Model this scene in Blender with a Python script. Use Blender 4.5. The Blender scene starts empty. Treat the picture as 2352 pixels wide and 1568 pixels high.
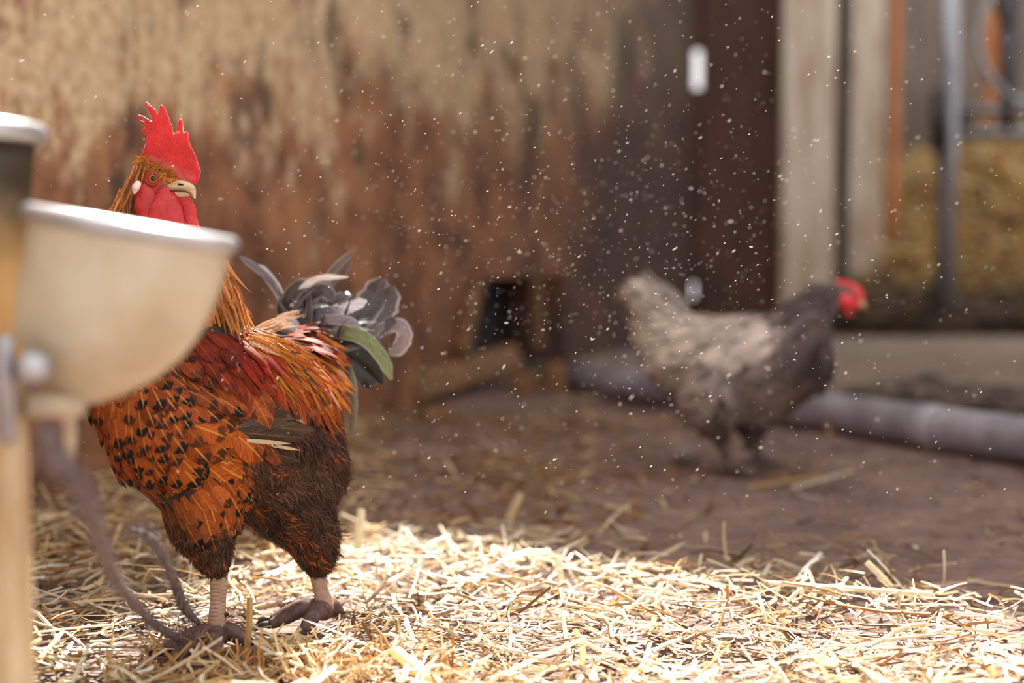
import bpy, bmesh, math, random
import numpy as np
from mathutils import Vector, Matrix, noise
from mathutils.bvhtree import BVHTree

SC = bpy.context.scene
COL = SC.collection
rng = np.random.default_rng(7)
random.seed(7)

# ------------------------------------------------------------------ camera
W, H = 2352, 1568
LENS, SENSOR = 50.0, 36.0
F = W * LENS / SENSOR
HORIZON = 604.0
PITCH = math.atan((H / 2 - HORIZON) / F)
CAM_Z = 0.41
FOCUS = 1.505
cam = bpy.data.cameras.new('camera')
cam.lens, cam.sensor_width = LENS, SENSOR
cam.clip_start, cam.clip_end = 0.05, 200
cam.dof.use_dof = True
cam.dof.focus_distance = FOCUS
cam.dof.aperture_fstop = 2.1
co = bpy.data.objects.new('camera', cam)
co.location = (0, 0, CAM_Z)
co.rotation_euler = (math.radians(90) - PITCH, 0, 0)
COL.objects.link(co)
SC.camera = co

# ------------------------------------------------------------------ light
SC.view_settings.view_transform = 'Standard'
SC.view_settings.look = 'None'
SC.view_settings.gamma = 1.0
SC.view_settings.use_curve_mapping = False
SC.view_settings.exposure = 0.5
SC.cycles.use_denoising = True
SC.cycles.max_bounces = 8
SC.cycles.transparent_max_bounces = 8
SC.cycles.sample_clamp_indirect = 6.0
world = bpy.data.worlds.new('sky')
SC.world = world
world.use_nodes = True
bg = world.node_tree.nodes['Background']
bg.inputs[0].default_value = (1.0, 0.95, 0.955, 1)
bg.inputs[1].default_value = 1.0
SUN_AZ, SUN_EL = math.radians(1.0), math.radians(50)
sun = bpy.data.lights.new('sun', 'SUN')
sun.energy = 12.0
sun.angle = math.radians(1.2)
sun.color = (1.0, 0.93, 0.84)
so = bpy.data.objects.new('sun', sun)
so.rotation_euler = Vector((-math.sin(SUN_AZ) * math.cos(SUN_EL), -math.cos(SUN_AZ) * math.cos(SUN_EL), -math.sin(SUN_EL))).to_track_quat('-Z', 'Y').to_euler()
so.location = (1, 5, 6)
COL.objects.link(so)

# ------------------------------------------------------------------ measuring helpers (photo pixel -> place in the barn)
cp, sp = math.cos(PITCH), math.sin(PITCH)
def ray(px, py):
    x, v = (px - W / 2) / F, (H / 2 - py) / F
    return Vector((x, cp + v * sp, -sp + v * cp))
CAMP = Vector((0, 0, CAM_Z))
def P(px, py, d):
    r = ray(px, py)
    return CAMP + r * (d / r.y)
def G(px, py, z=0.0):
    r = ray(px, py)
    return CAMP + r * ((z - CAM_Z) / r.z)
def proj(p):
    q = p - np.array([0, 0, CAM_Z])
    y = q[..., 1] * cp - q[..., 2] * sp
    u = q[..., 1] * sp + q[..., 2] * cp
    return q[..., 0] / y * F + W / 2, H / 2 - u / y * F
def S(px, d):
    return px * d / F

# ------------------------------------------------------------------ object helpers
def tag(o, label=None, cat=None, group=None, kind=None):
    if label: o['label'] = label
    if cat: o['category'] = cat
    if group: o['group'] = group
    if kind: o['kind'] = kind
    return o
def empty(name, loc, label, cat, group=None):
    o = bpy.data.objects.new(name, None)
    o.location = loc
    o.empty_display_size = 0.05
    COL.objects.link(o)
    bpy.context.view_layer.update()
    return tag(o, label, cat, group)
def put(name, me, mat, parent=None):
    o = bpy.data.objects.new(name, me)
    COL.objects.link(o)
    if mat is not None and len(me.materials) == 0:
        for m in (mat if isinstance(mat, (list, tuple)) else [mat]):
            me.materials.append(m)
    if parent is not None:
        o.parent = parent
        # meshes keep world coordinates: only an Empty at the base carries an offset
        if parent.type == 'EMPTY': o.matrix_parent_inverse = Matrix.Translation(-parent.location)
    return o
def from_arrays(name, v, f, smooth=True, attrs=None):
    me = bpy.data.meshes.new(name)
    v = np.asarray(v, dtype=np.float32); f = np.asarray(f, dtype=np.int32)
    me.vertices.add(len(v)); me.vertices.foreach_set('co', v.ravel())
    k = f.shape[1]
    me.loops.add(f.size); me.loops.foreach_set('vertex_index', f.ravel())
    me.polygons.add(len(f))
    me.polygons.foreach_set('loop_start', np.arange(0, f.size, k, dtype=np.int32))
    me.polygons.foreach_set('use_smooth', np.full(len(f), smooth, dtype=bool))
    for nm, (ty, arr) in (attrs or {}).items():
        a = me.attributes.new(nm, ty, 'POINT')
        key = 'color' if ty == 'FLOAT_COLOR' else ('value' if ty == 'FLOAT' else 'vector')
        a.data.foreach_set(key, np.asarray(arr, dtype=np.float32).ravel())
    me.update(calc_edges=True)
    me.validate()
    return me
def from_bm(name, bm, smooth=True):
    me = bpy.data.meshes.new(name)
    bmesh.ops.recalc_face_normals(bm, faces=bm.faces[:])
    bm.to_mesh(me); bm.free()
    for p in me.polygons: p.use_smooth = smooth
    return me
def tube_arrays(pts, radii, n=10, flat=1.0, caps=True):
    pts = [Vector(p) for p in pts]
    V, Fc = [], []
    t0 = (pts[1] - pts[0]).normalized()
    a = t0.orthogonal().normalized()
    m = len(pts)
    for i, p in enumerate(pts):
        t = (pts[min(i + 1, m - 1)] - pts[max(i - 1, 0)]).normalized()
        a = (a - t * a.dot(t)).normalized()
        b = t.cross(a)
        for k in range(n):
            an = 2 * math.pi * k / n
            V.append(p + (a * math.cos(an) + b * math.sin(an) * flat) * radii[i])
    for i in range(m - 1):
        for k in range(n):
            Fc.append((i * n + k, i * n + (k + 1) % n, (i + 1) * n + (k + 1) % n, (i + 1) * n + k))
    return V, Fc, n, m
def bm_tube(bm, pts, radii, n=10, flat=1.0):
    V, Fc, n, m = tube_arrays(pts, radii, n, flat)
    vs = [bm.verts.new(v) for v in V]
    for f in Fc: bm.faces.new([vs[i] for i in f])
    bm.faces.new(vs[:n][::-1]); bm.faces.new(vs[(m - 1) * n:])
def smooth_path(pts, k=6):
    pts = [Vector(p) for p in pts]
    out = []
    q = [pts[0] * 2 - pts[1]] + pts + [pts[-1] * 2 - pts[-2]]
    for i in range(1, len(q) - 2):
        p0, p1, p2, p3 = q[i - 1:i + 3]
        for j in range(k):
            t = j / k
            out.append(0.5 * ((2 * p1) + (p2 - p0) * t + (2 * p0 - 5 * p1 + 4 * p2 - p3) * t * t + (3 * p1 - p0 - 3 * p2 + p3) * t ** 3))
    out.append(pts[-1])
    return out
def lerp_list(vals, n):
    return list(np.interp(np.linspace(0, 1, n), np.linspace(0, 1, len(vals)), vals))
def tube(name, pts, radii, mat, parent=None, n=12, k=6, flat=1.0):
    sp_ = smooth_path(pts, k) if k > 1 else [Vector(p) for p in pts]
    bm = bmesh.new()
    bm_tube(bm, sp_, lerp_list(radii, len(sp_)), n, flat)
    return put(name, from_bm(name, bm), mat, parent)
def bm_box(bm, lo, hi, mtx=None):
    vs = [bm.verts.new((mtx @ Vector(c)) if mtx else Vector(c)) for c in
          [(x, y, z) for x in (lo[0], hi[0]) for y in (lo[1], hi[1]) for z in (lo[2], hi[2])]]
    for f in ((0, 1, 3, 2), (4, 6, 7, 5), (0, 4, 5, 1), (2, 3, 7, 6), (0, 2, 6, 4), (1, 5, 7, 3)):
        bm.faces.new([vs[i] for i in f])
def box(name, lo, hi, mat, mtx=None, bevel=0.0, parent=None, seg=2):
    bm = bmesh.new(); bm_box(bm, lo, hi, mtx)
    if bevel: bmesh.ops.bevel(bm, geom=bm.edges[:], offset=bevel, segments=seg, affect='EDGES')
    return put(name, from_bm(name, bm, False), mat, parent)
def beam(name, a, b, w, t, mat, parent=None, face=Vector((0, -1, 0)), bevel=0.004):
    """board from a to b, width w across, thickness t along face"""
    a, b = Vector(a), Vector(b)
    z = (b - a).normalized(); y = (face - z * face.dot(z)).normalized(); x = y.cross(z)
    m = Matrix((x, y, z)).transposed().to_4x4(); m.translation = a
    return box(name, (-w / 2, -t / 2, 0), (w / 2, t / 2, (b - a).length), mat, m, bevel, parent)
def remeshed(bm, voxel, smooth=6, factor=0.5):
    me = bpy.data.meshes.new('tmp'); bm.to_mesh(me); bm.free()
    o = bpy.data.objects.new('tmp', me); COL.objects.link(o)
    r = o.modifiers.new('r', 'REMESH'); r.mode = 'VOXEL'; r.voxel_size = voxel
    if smooth:
        s = o.modifiers.new('s', 'SMOOTH'); s.iterations = smooth; s.factor = factor
    dg = bpy.context.evaluated_depsgraph_get()
    out = bpy.data.meshes.new_from_object(o.evaluated_get(dg))
    bpy.data.objects.remove(o); bpy.data.meshes.remove(me)
    for p in out.polygons: p.use_smooth = True
    return out
def bm_ball(bm, c, r, sc=(1, 1, 1), sub=2):
    ret = bmesh.ops.create_icosphere(bm, subdivisions=sub, radius=1.0)
    for v in ret['verts']:
        v.co = Vector(c) + Vector((v.co.x * r * sc[0], v.co.y * r * sc[1], v.co.z * r * sc[2]))
def bm_chain(bm, chain, sc=(1, 1, 1), k=9):
    """chain of (point, radius): overlapping balls along it"""
    for (a, ra), (b, rb) in zip(chain[:-1], chain[1:]):
        for j in range(k + 1):
            t = j / k
            bm_ball(bm, Vector(a).lerp(Vector(b), t), ra + (rb - ra) * t, sc)

# ------------------------------------------------------------------ materials
class NT:
    def __init__(s, name):
        s.m = bpy.data.materials.new(name); s.m.use_nodes = True
        s.t = s.m.node_tree; s.n = s.t.nodes
        s.b = s.n['Principled BSDF']; s.out = s.n['Material Output']
    def add(s, ty, **kw):
        nd = s.n.new(ty)
        for k, v in kw.items(): setattr(nd, k, v)
        return nd
    def link(s, a, b): s.t.links.new(a, b)
    def val(s, sock, v):
        if hasattr(v, 'is_output') or isinstance(v, bpy.types.NodeSocket): s.link(v, sock)
        else: sock.default_value = v
    def coords(s, kind='Object', scale=(1, 1, 1), rot=(0, 0, 0), loc=(0, 0, 0)):
        tc = s.add('ShaderNodeTexCoord'); mp = s.add('ShaderNodeMapping')
        mp.inputs['Scale'].default_value = scale; mp.inputs['Rotation'].default_value = rot; mp.inputs['Location'].default_value = loc
        s.link(tc.outputs[kind], mp.inputs[0]); return mp.outputs[0]
    def noise(s, vec, scale, detail=4, rough=0.55, dist=0.0):
        nd = s.add('ShaderNodeTexNoise'); s.link(vec, nd.inputs['Vector'])
        nd.inputs['Scale'].default_value = scale; nd.inputs['Detail'].default_value = detail
        nd.inputs['Roughness'].default_value = rough; nd.inputs['Distortion'].default_value = dist
        return nd.outputs[0]
    def math(s, op, a, b=0.0, c=0.0, clamp=False):
        nd = s.add('ShaderNodeMath', operation=op, use_clamp=clamp)
        for i, x in enumerate((a, b, c)): s.val(nd.inputs[i], x)
        return nd.outputs[0]
    def ramp(s, fac, lo, hi):
        nd = s.add('ShaderNodeMapRange', interpolation_type='SMOOTHSTEP')
        s.val(nd.inputs[0], fac); nd.inputs[1].default_value = lo; nd.inputs[2].default_value = hi
        return nd.outputs[0]
    def mix(s, fac, a, b, mode='MIX'):
        nd = s.add('ShaderNodeMix', data_type='RGBA', blend_type=mode)
        s.val(nd.inputs[0], fac)
        for i, x in ((6, a), (7, b)):
            if isinstance(x, tuple): nd.inputs[i].default_value = (*x[:3], 1)
            else: s.link(x, nd.inputs[i])
        return nd.outputs[2]
    def bump(s, h, strength=0.4, dist=0.01):
        nd = s.add('ShaderNodeBump'); nd.inputs['Strength'].default_value = strength; nd.inputs['Distance'].default_value = dist
        s.link(h, nd.inputs['Height']); s.link(nd.outputs[0], s.b.inputs['Normal']); return nd
    def base(s, c):
        if isinstance(c, tuple): s.b.inputs['Base Color'].default_value = (*c[:3], 1)
        else: s.link(c, s.b.inputs['Base Color'])
    def set(s, **kw):
        for k, v in kw.items(): s.b.inputs[k.replace('_', ' ')].default_value = v
    def translucent(s, col, w):
        tr = s.add('ShaderNodeBsdfTranslucent'); mx = s.add('ShaderNodeMixShader')
        if isinstance(col, tuple): tr.inputs[0].default_value = (*col[:3], 1)
        else: s.link(col, tr.inputs[0])
        mx.inputs[0].default_value = w
        s.link(s.b.outputs[0], mx.inputs[1]); s.link(tr.outputs[0], mx.inputs[2]); s.link(mx.outputs[0], s.out.inputs[0])

def simple(name, a, b, scale=20, rough=0.6, bump=0.3, bd=0.004, metal=0.0, stretch=(1, 1, 1), lo=0.35, hi=0.65):
    t = NT(name); v = t.coords('Object', stretch)
    n = t.noise(v, scale, 6, 0.6)
    t.base(t.mix(t.ramp(n, lo, hi), a, b)); t.set(Roughness=rough, Metallic=metal)
    if bump: t.bump(n, bump, bd)
    return t.m

def feather_mat(name, rough=0.5, transl=0.15, spec=0.10):
    t = NT(name)
    a = t.add('ShaderNodeAttribute', attribute_name='fuv'); sx = t.add('ShaderNodeSeparateXYZ'); t.link(a.outputs['Vector'], sx.inputs[0])
    u, v, rnd = sx.outputs
    c = t.add('ShaderNodeAttribute', attribute_name='col').outputs['Color']
    q = t.add('ShaderNodeAttribute', attribute_name='prm'); sq = t.add('ShaderNodeSeparateXYZ'); t.link(q.outputs['Vector'], sq.inputs[0])
    tip, shaft, rim = sq.outputs
    au = t.math('ABSOLUTE', u)
    # barbs: fine lines running out and forward from the shaft
    cx = t.add('ShaderNodeCombineXYZ')
    t.link(t.math('MULTIPLY', t.math('SUBTRACT', v, t.math('MULTIPLY', au, 0.22)), 60.0), cx.inputs[0]); t.link(t.math('MULTIPLY', u, 1.3), cx.inputs[1]); t.link(t.math('MULTIPLY', rnd, 37.0), cx.inputs[2])
    barb = t.noise(cx.outputs[0], 1.0, 3, 0.6)
    cw = t.add('ShaderNodeCombineXYZ')
    t.link(t.math('MULTIPLY', u, 1.6), cw.inputs[0]); t.link(t.math('MULTIPLY', v, 3.0), cw.inputs[1]); t.link(t.math('MULTIPLY', rnd, 91.0), cw.inputs[2])
    blot = t.noise(cw.outputs[0], 1.2, 3, 0.6)
    col = t.mix(t.ramp(barb, 0.3, 0.75), t.mix(0.52, c, (0.0, 0.0, 0.0)), t.mix(1.0, c, (1.45, 1.4, 1.3), 'MULTIPLY'))
    # black spangle near the tip
    w = t.math('ADD', t.math('SUBTRACT', v, t.math('MULTIPLY', t.math('MULTIPLY', u, u), 0.10)), t.math('MULTIPLY', t.math('SUBTRACT', blot, 0.5), 0.55))
    tm = t.math('MULTIPLY', t.ramp(w, 0.66, 0.74), tip, clamp=True)
    col = t.mix(tm, col, (0.012, 0.011, 0.012))
    # pale shaft
    sm = t.math('MULTIPLY', t.math('SUBTRACT', 1.0, t.ramp(au, 0.04, 0.11)), shaft, clamp=True)
    col = t.mix(sm, col, (0.62, 0.26, 0.05))
    # pale rim
    rm = t.math('MULTIPLY', t.ramp(au, 0.72, 0.95), rim, clamp=True)
    col = t.mix(rm, col, (0.5, 0.44, 0.42))
    t.base(col); t.set(Roughness=rough); t.b.inputs['Specular IOR Level'].default_value = spec
    t.b.inputs['Sheen Weight'].default_value = 0.03; t.b.inputs['Sheen Roughness'].default_value = 0.35
    t.bump(barb, 0.35, 0.0006)
    t.translucent(col, transl)
    return t.m

M = {}
def build_mats():
    # stained rendered wall: brown and rust dirt with flaked pale plaster, dark smears that are part dirt, part painted shade
    t = NT('stained_wall'); v = t.coords('Object')
    big = t.noise(v, 1.7, 6, 0.62, 0.3)
    vs = t.coords('Object', (9, 9, 1.1))
    streak = t.noise(vs, 3.0, 6, 0.7)
    fine = t.noise(v, 26, 6, 0.7)
    sp_ = t.add('ShaderNodeSeparateXYZ'); t.link(v, sp_.inputs[0])
    s_, _, z_ = sp_.outputs
    # plaster survives high up at the near end
    med = t.noise(t.coords('Object', (1, 1, 0.7)), 4.2, 7, 0.66, 0.5)
    keep = t.math('ADD', t.math('MULTIPLY', z_, 1.70), t.math('MULTIPLY_ADD', s_, -0.20, -0.50))
    keep = t.math('ADD', keep, t.math('MULTIPLY', t.math('SUBTRACT', big, 0.5), 1.3))
    keep = t.math('ADD', keep, t.math('MULTIPLY', t.math('SUBTRACT', med, 0.5), 2.6))
    keep = t.math('ADD', keep, t.math('MULTIPLY', t.math('SUBTRACT', streak, 0.5), 1.1))
    keep = t.math('ADD', keep, t.math('MULTIPLY', t.math('SUBTRACT', fine, 0.5), 0.8))
    pl = t.ramp(keep, 0.34, 0.84)
    tone = t.noise(v, 3.4, 7, 0.7)
    brown = t.mix(t.ramp(tone, 0.36, 0.62), (0.17, 0.068, 0.034), (0.46, 0.205, 0.090))
    plast = t.mix(t.ramp(fine, 0.3, 0.7), (0.52, 0.34, 0.17), (0.84, 0.64, 0.40))
    c = t.mix(pl, brown, plast)
    drip = t.noise(t.coords('Object', (13, 13, 1.5), loc=(2.2, 0, 0.4)), 2.4, 6, 0.7)
    area = t.ramp(t.noise(v, 2.1, 4, 0.6), 0.42, 0.60)
    c = t.mix(t.math('MULTIPLY', t.math('MULTIPLY', t.ramp(drip, 0.46, 0.64), area), 0.85), c, (0.085, 0.042, 0.022))
    d1 = t.ramp(t.noise(t.coords('Object', (1.2, 1, 0.9), loc=(3.1, 0, 1.7)), 3.6, 7, 0.72), 0.53, 0.63)
    c = t.mix(t.math('MULTIPLY', d1, 0.75), c, (0.060, 0.034, 0.024))
    sm = t.ramp(t.math('ADD', t.math('MULTIPLY_ADD', z_, -0.30, t.math('MULTIPLY_ADD', s_, 0.30, 0.20)), t.math('MULTIPLY', t.math('SUBTRACT', big, 0.5), 1.6)), 0.74, 1.15)  # far, lower end darkened: splash dirt plus shade put into the colour
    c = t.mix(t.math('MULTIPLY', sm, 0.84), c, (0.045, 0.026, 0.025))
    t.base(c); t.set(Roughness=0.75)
    t.bump(t.math('ADD', fine, streak), 0.5, 0.006)
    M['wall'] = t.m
    # trodden dirt floor
    t = NT('trodden_dirt'); v = t.coords('Object')
    a = t.noise(v, 3.0, 6, 0.65); b = t.noise(v, 40, 5, 0.7); g = t.noise(t.coords('Object', (1, 3, 1)), 9, 4, 0.6)
    c = t.mix(t.ramp(a, 0.35, 0.65), (0.165, 0.105, 0.090), (0.29, 0.195, 0.155))
    c = t.mix(t.math('MULTIPLY', t.ramp(b, 0.45, 0.7), 0.55), c, (0.085, 0.056, 0.05))
    c = t.mix(t.math('MULTIPLY', t.ramp(g, 0.55, 0.7), 0.45), c, (0.44, 0.32, 0.21))
    t.base(c); t.set(Roughness=0.8); t.bump(t.math('ADD', b, a), 0.7, 0.012)
    M['dirt'] = t.m
    M['slab'] = simple('worn_concrete', (0.30, 0.225, 0.165), (0.42, 0.34, 0.27), 5, 0.85, 0.3, 0.01)
    # straw
    def straw(name, tr):
        t = NT(name)
        c = t.add('ShaderNodeAttribute', attribute_name='col').outputs['Color']
        n = t.noise(t.coords('Object'), 90, 3, 0.6)
        c2 = t.mix(t.math('MULTIPLY', t.ramp(n, 0.45, 0.75), 0.35), c, t.mix(0.6, c, (0.1, 0.05, 0.02)))
        t.base(c2); t.set(Roughness=0.42); t.b.inputs['Specular IOR Level'].default_value = 0.55
        t.translucent(c2, tr); return t.m
    M['straw'] = straw('straw', 0.20)
    M['hay'] = straw('hay', 0.25)
    M['feather'] = feather_mat('feather')
    M['tail'] = feather_mat('tail_sheen', 0.30, 0.08, 0.5)
    t = NT('under_plumage'); n = t.noise(t.coords('Object'), 60, 4, 0.6)
    t.base(t.mix(t.ramp(n, 0.35, 0.65), (0.018, 0.011, 0.009), (0.05, 0.03, 0.022))); t.set(Roughness=0.9); M['under'] = t.m
    t = NT('hen_under_plumage'); n = t.noise(t.coords('Object'), 60, 4, 0.6)
    t.base(t.mix(t.ramp(n, 0.35, 0.65), (0.07, 0.05, 0.042), (0.14, 0.105, 0.09))); t.set(Roughness=0.9); M['hunder'] = t.m
    def skin(name, a, b, sc=260, sss=0.35, rough=0.42, bd=0.0012, tr=0.0, sheen=0.15):
        t = NT(name); v = t.coords('Object'); n = t.noise(v, sc, 3, 0.6); k = t.noise(v, 45, 3, 0.5)
        c = t.mix(t.ramp(k, 0.35, 0.68), a, b)
        c = t.mix(t.math('MULTIPLY', t.ramp(n, 0.5, 0.75), 0.35), c, t.mix(0.5, a, (0.25, 0.0, 0.0)))
        t.base(c); t.set(Roughness=rough); t.bump(t.math('ADD', n, t.math('MULTIPLY', k, .6)), 0.75, bd)
        if sss:
            t.b.inputs['Subsurface Weight'].default_value = sss
            t.b.inputs['Sheen Weight'].default_value = sheen; t.b.inputs['Sheen Roughness'].default_value = 0.3
            t.b.inputs['Subsurface Radius'].default_value = (1.0, 0.25, 0.15); t.b.inputs['Subsurface Scale'].default_value = 0.006
        if tr: t.translucent(c, tr)
        return t.m
    M['comb'] = skin('comb_red', (0.62, 0.014, 0.022), (0.78, 0.03, 0.04), 300, 0.4, 0.38, 0.0016, 0.22, 0.7)
    cb = M['comb'].node_tree.nodes['Principled BSDF']; cb.inputs['Coat Weight'].default_value = 0.8; cb.inputs['Coat Roughness'].default_value = 0.35
    M['face'] = skin('face_red', (0.42, 0.035, 0.022), (0.58, 0.07, 0.045), 300)
    M['wattle'] = skin('wattle_red', (0.50, 0.022, 0.025), (0.66, 0.05, 0.045), 320)
    M['lid'] = skin('eyelid', (0.20, 0.03, 0.02), (0.32, 0.05, 0.03), 320)
    M['lobe'] = skin('earlobe_white', (0.72, 0.62, 0.55), (0.85, 0.76, 0.68), 200, 0.2)
    M['hencomb'] = skin('hen_comb_red', (0.66, 0.02, 0.03), (0.8, 0.06, 0.06), 120, 0.2)
    M['shank'] = skin('shank_scale', (0.40, 0.25, 0.17), (0.52, 0.33, 0.24), 150, 0.1, 0.55, 0.002)
    M['foot'] = simple('muddy_foot', (0.075, 0.04, 0.035), (0.17, 0.10, 0.085), 90, 0.7, 0.5, 0.003)
    M['henleg'] = simple('hen_shank', (0.09, 0.06, 0.05), (0.17, 0.12, 0.10), 60, 0.6, 0.3, 0.002)
    M['claw'] = simple('dark_claw', (0.02, 0.015, 0.014), (0.05, 0.035, 0.03), 60, 0.4, 0.2, 0.001)
    M['beak'] = simple('horn_beak', (0.50, 0.34, 0.17), (0.72, 0.56, 0.36), 70, 0.32, 0.2, 0.001, stretch=(1, 1, 4))
    t = NT('iris'); t.base((0.62, 0.12, 0.02)); t.set(Roughness=0.2); M['iris'] = t.m
    t = NT('pupil'); t.base((0.005, 0.005, 0.005)); t.set(Roughness=0.25); M['pupil'] = t.m
    # feeder
    t = NT('cream_enamel'); v = t.coords('Object'); n = t.noise(v, 14, 4, 0.55); k = t.noise(v, 60, 4, 0.6)
    c = t.mix(t.ramp(n, 0.3, 0.72), (0.45, 0.37, 0.225), (0.60, 0.54, 0.40)); t.base(c); t.set(Roughness=0.35); t.bump(k, 0.1, 0.001); M['cream'] = t.m
    M['ochre'] = simple('rusty_cream', (0.45, 0.25, 0.08), (0.62, 0.42, 0.20), 18, 0.5, 0.2, 0.001)
    M['brownmetal'] = simple('dirty_brown_metal', (0.09, 0.07, 0.035), (0.20, 0.14, 0.06), 22, 0.5, 0.2, 0.001)
    t = NT('two_tone_hopper'); v = t.coords('Object'); n = t.noise(v, 16, 4, 0.6)
    sz = t.add('ShaderNodeSeparateXYZ'); t.link(v, sz.inputs[0])
    k = t.ramp(t.math('ADD', sz.outputs[2], t.math('MULTIPLY', t.math('SUBTRACT', n, .5), .09)), .385, .46)  # dark brown above, orange tan below, with a noisy boundary
    t.base(t.mix(k, t.mix(n, (0.50, 0.30, 0.12), (0.60, 0.42, 0.22)), t.mix(n, (0.022, 0.015, 0.006), (0.06, 0.04, 0.016)))); t.set(Roughness=0.5); M['hopper'] = t.m
    t = NT('polished_rim'); t.base((0.50, 0.51, 0.54)); t.set(Roughness=0.28, Metallic=0.6); M['rim'] = t.m
    t = NT('galvanised'); n = t.noise(t.coords('Object'), 30, 4, 0.6); t.base(t.mix(n, (0.28, 0.29, 0.32), (0.5, 0.51, 0.54))); t.set(Roughness=0.35, Metallic=0.7); M['galv'] = t.m
    M['postpaint'] = simple('worn_cream_wood', (0.42, 0.28, 0.13), (0.70, 0.55, 0.35), 6, 0.5, 0.3, 0.002, stretch=(6, 6, 1))
    M['twine'] = simple('dark_twine', (0.10, 0.075, 0.075), (0.20, 0.155, 0.15), 120, 0.8, 0.5, 0.002)
    t = NT('grey_drainpipe'); v = t.coords('Object'); n = t.noise(v, 9, 5, 0.6); c = t.mix(t.ramp(n, 0.4, 0.7), (0.24, 0.225, 0.27), (0.40, 0.38, 0.44)); t.base(c); t.set(Roughness=0.28); M['pipe'] = t.m
    M['wood_white'] = simple('whitewashed_wood', (0.58, 0.43, 0.29), (0.90, 0.80, 0.65), 3.2, 0.7, 0.4, 0.01, stretch=(5, 5, 0.7))
    M['wood_brown'] = simple('dark_board', (0.062, 0.029, 0.019), (0.145, 0.066, 0.034), 4, 0.7, 0.4, 0.01, stretch=(4, 4, 0.6))
    M['wood_grey'] = simple('grey_board', (0.20, 0.16, 0.125), (0.32, 0.26, 0.20), 4, 0.75, 0.4, 0.01, stretch=(4, 4, 0.6))
    M['lath_slit_orange'] = simple('orange_lath_slit', (0.62, 0.22, 0.07), (0.80, 0.36, 0.15), 6, 0.4, 0.3, 0.006, stretch=(4, 4, 0.6))  # orange shared by a lath and the painted sunlit slit
    M['wood_tan'] = simple('tan_batten', (0.16, 0.078, 0.030), (0.30, 0.155, 0.062), 8, 0.7, 0.4, 0.006, stretch=(4, 4, 0.8))
    M['iron'] = simple('dark_iron', (0.045, 0.038, 0.045), (0.11, 0.095, 0.10), 20, 0.45, 0.2, 0.003, metal=0.5)
    M['roof'] = simple('unseen_roof_boards', (0.12, 0.08, 0.055), (0.2, 0.14, 0.10), 4, 0.8, 0.2, 0.01)
    M['dark'] = simple('shade_black', (0.012, 0.011, 0.014), (0.03, 0.026, 0.028), 14, 0.7, 0.3, 0.004)  # near-black that paints the darkness of the hatch and the post gap
    M['stone'] = simple('pebble', (0.24, 0.18, 0.16), (0.38, 0.30, 0.27), 40, 0.7, 0.3, 0.003)
    M['clod'] = simple('mud_clod', (0.05, 0.034, 0.03), (0.10, 0.07, 0.055), 40, 0.8, 0.5, 0.006)
    t = NT('chaff_dust'); t.base((0.9, 0.88, 0.86)); t.set(Roughness=0.5); t.translucent((0.95, 0.93, 0.92), 0.6); M['dust'] = t.m
build_mats()

# ------------------------------------------------------------------ the barn
def gz(x, y):
    n = noise.noise(Vector((x * 2.3, y * 2.3, 0.3))) * 0.010 + noise.noise(Vector((x * 7, y * 7, 4.0))) * 0.005
    return n
def build_floor():
    xs = np.concatenate([np.linspace(-2.2, 1.4, 121), np.linspace(1.45, 7.0, 60)])
    ys = np.concatenate([np.linspace(-1.5, 0.9, 30), np.linspace(0.95, 4.5, 130), np.linspace(4.55, 13, 70)])
    V = [(x, y, gz(x, y)) for y in ys for x in xs]
    nx, ny = len(xs), len(ys)
    Fc = [(j * nx + i, j * nx + i + 1, (j + 1) * nx + i + 1, (j + 1) * nx + i) for j in range(ny - 1) for i in range(nx - 1)]
    o = put('floor', from_arrays('floor', V, Fc), M['dirt'])
    tag(o, 'trodden brown dirt floor of the barn', 'floor', kind='structure')
build_floor()

WA, WB = G(100, 1150), G(1280, 850)
WU = (WB - WA).normalized()                # along the wall, away from the camera
WN = Vector((WU.y, -WU.x, 0))              # into the room
ROOF_Z = 2.6
def on_wall(px, py, off=0.0):
    r = ray(px, py)
    t = ((WA + WN * off) - CAMP).dot(WN) / r.dot(WN)
    return CAMP + r * t
def wall_s(p): return (p - WA).dot(WU)
WM = Matrix((WU, WN, Vector((0, 0, 1)))).transposed().to_4x4(); WM.translation = WA
S_END = wall_s(on_wall(1590, 604))
S_H0, S_H1 = wall_s(on_wall(1075, 760)), wall_s(on_wall(1300, 760))
HATCH_Z = 0.36
def build_wall():
    # local frame: x along the wall, y out of it, z up; low hatch opening cut out
    prof = [(-4.0, -0.1), (S_H0, -0.1), (S_H0, HATCH_Z), (S_H1, HATCH_Z), (S_H1, -0.1), (S_END, -0.1), (S_END, ROOF_Z), (-4.0, ROOF_Z)]
    bm = bmesh.new()
    A = [bm.verts.new((s, 0, z)) for s, z in prof]; B = [bm.verts.new((s, -0.22, z)) for s, z in prof]
    bm.faces.new(A); bm.faces.new(B[::-1])
    for i in range(len(prof)):
        j = (i + 1) % len(prof); bm.faces.new((A[j], A[i], B[i], B[j]))
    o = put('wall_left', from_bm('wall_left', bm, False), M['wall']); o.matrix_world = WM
    tag(o, 'stained brown rendered barn wall with flaking pale plaster', 'wall', kind='structure')
    box('added_shade_backing', (S_H0 - 0.3, -0.30, -0.1), (S_H1 + 0.3, -0.225, 0.8), M['dark'], WM)  # added to block outside light; near-black colour paints the hollow's shade
    tag(bpy.data.objects['added_shade_backing'], 'near-black backing added to keep the low hatch opening dark', 'wall', kind='structure')
build_wall()

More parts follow.
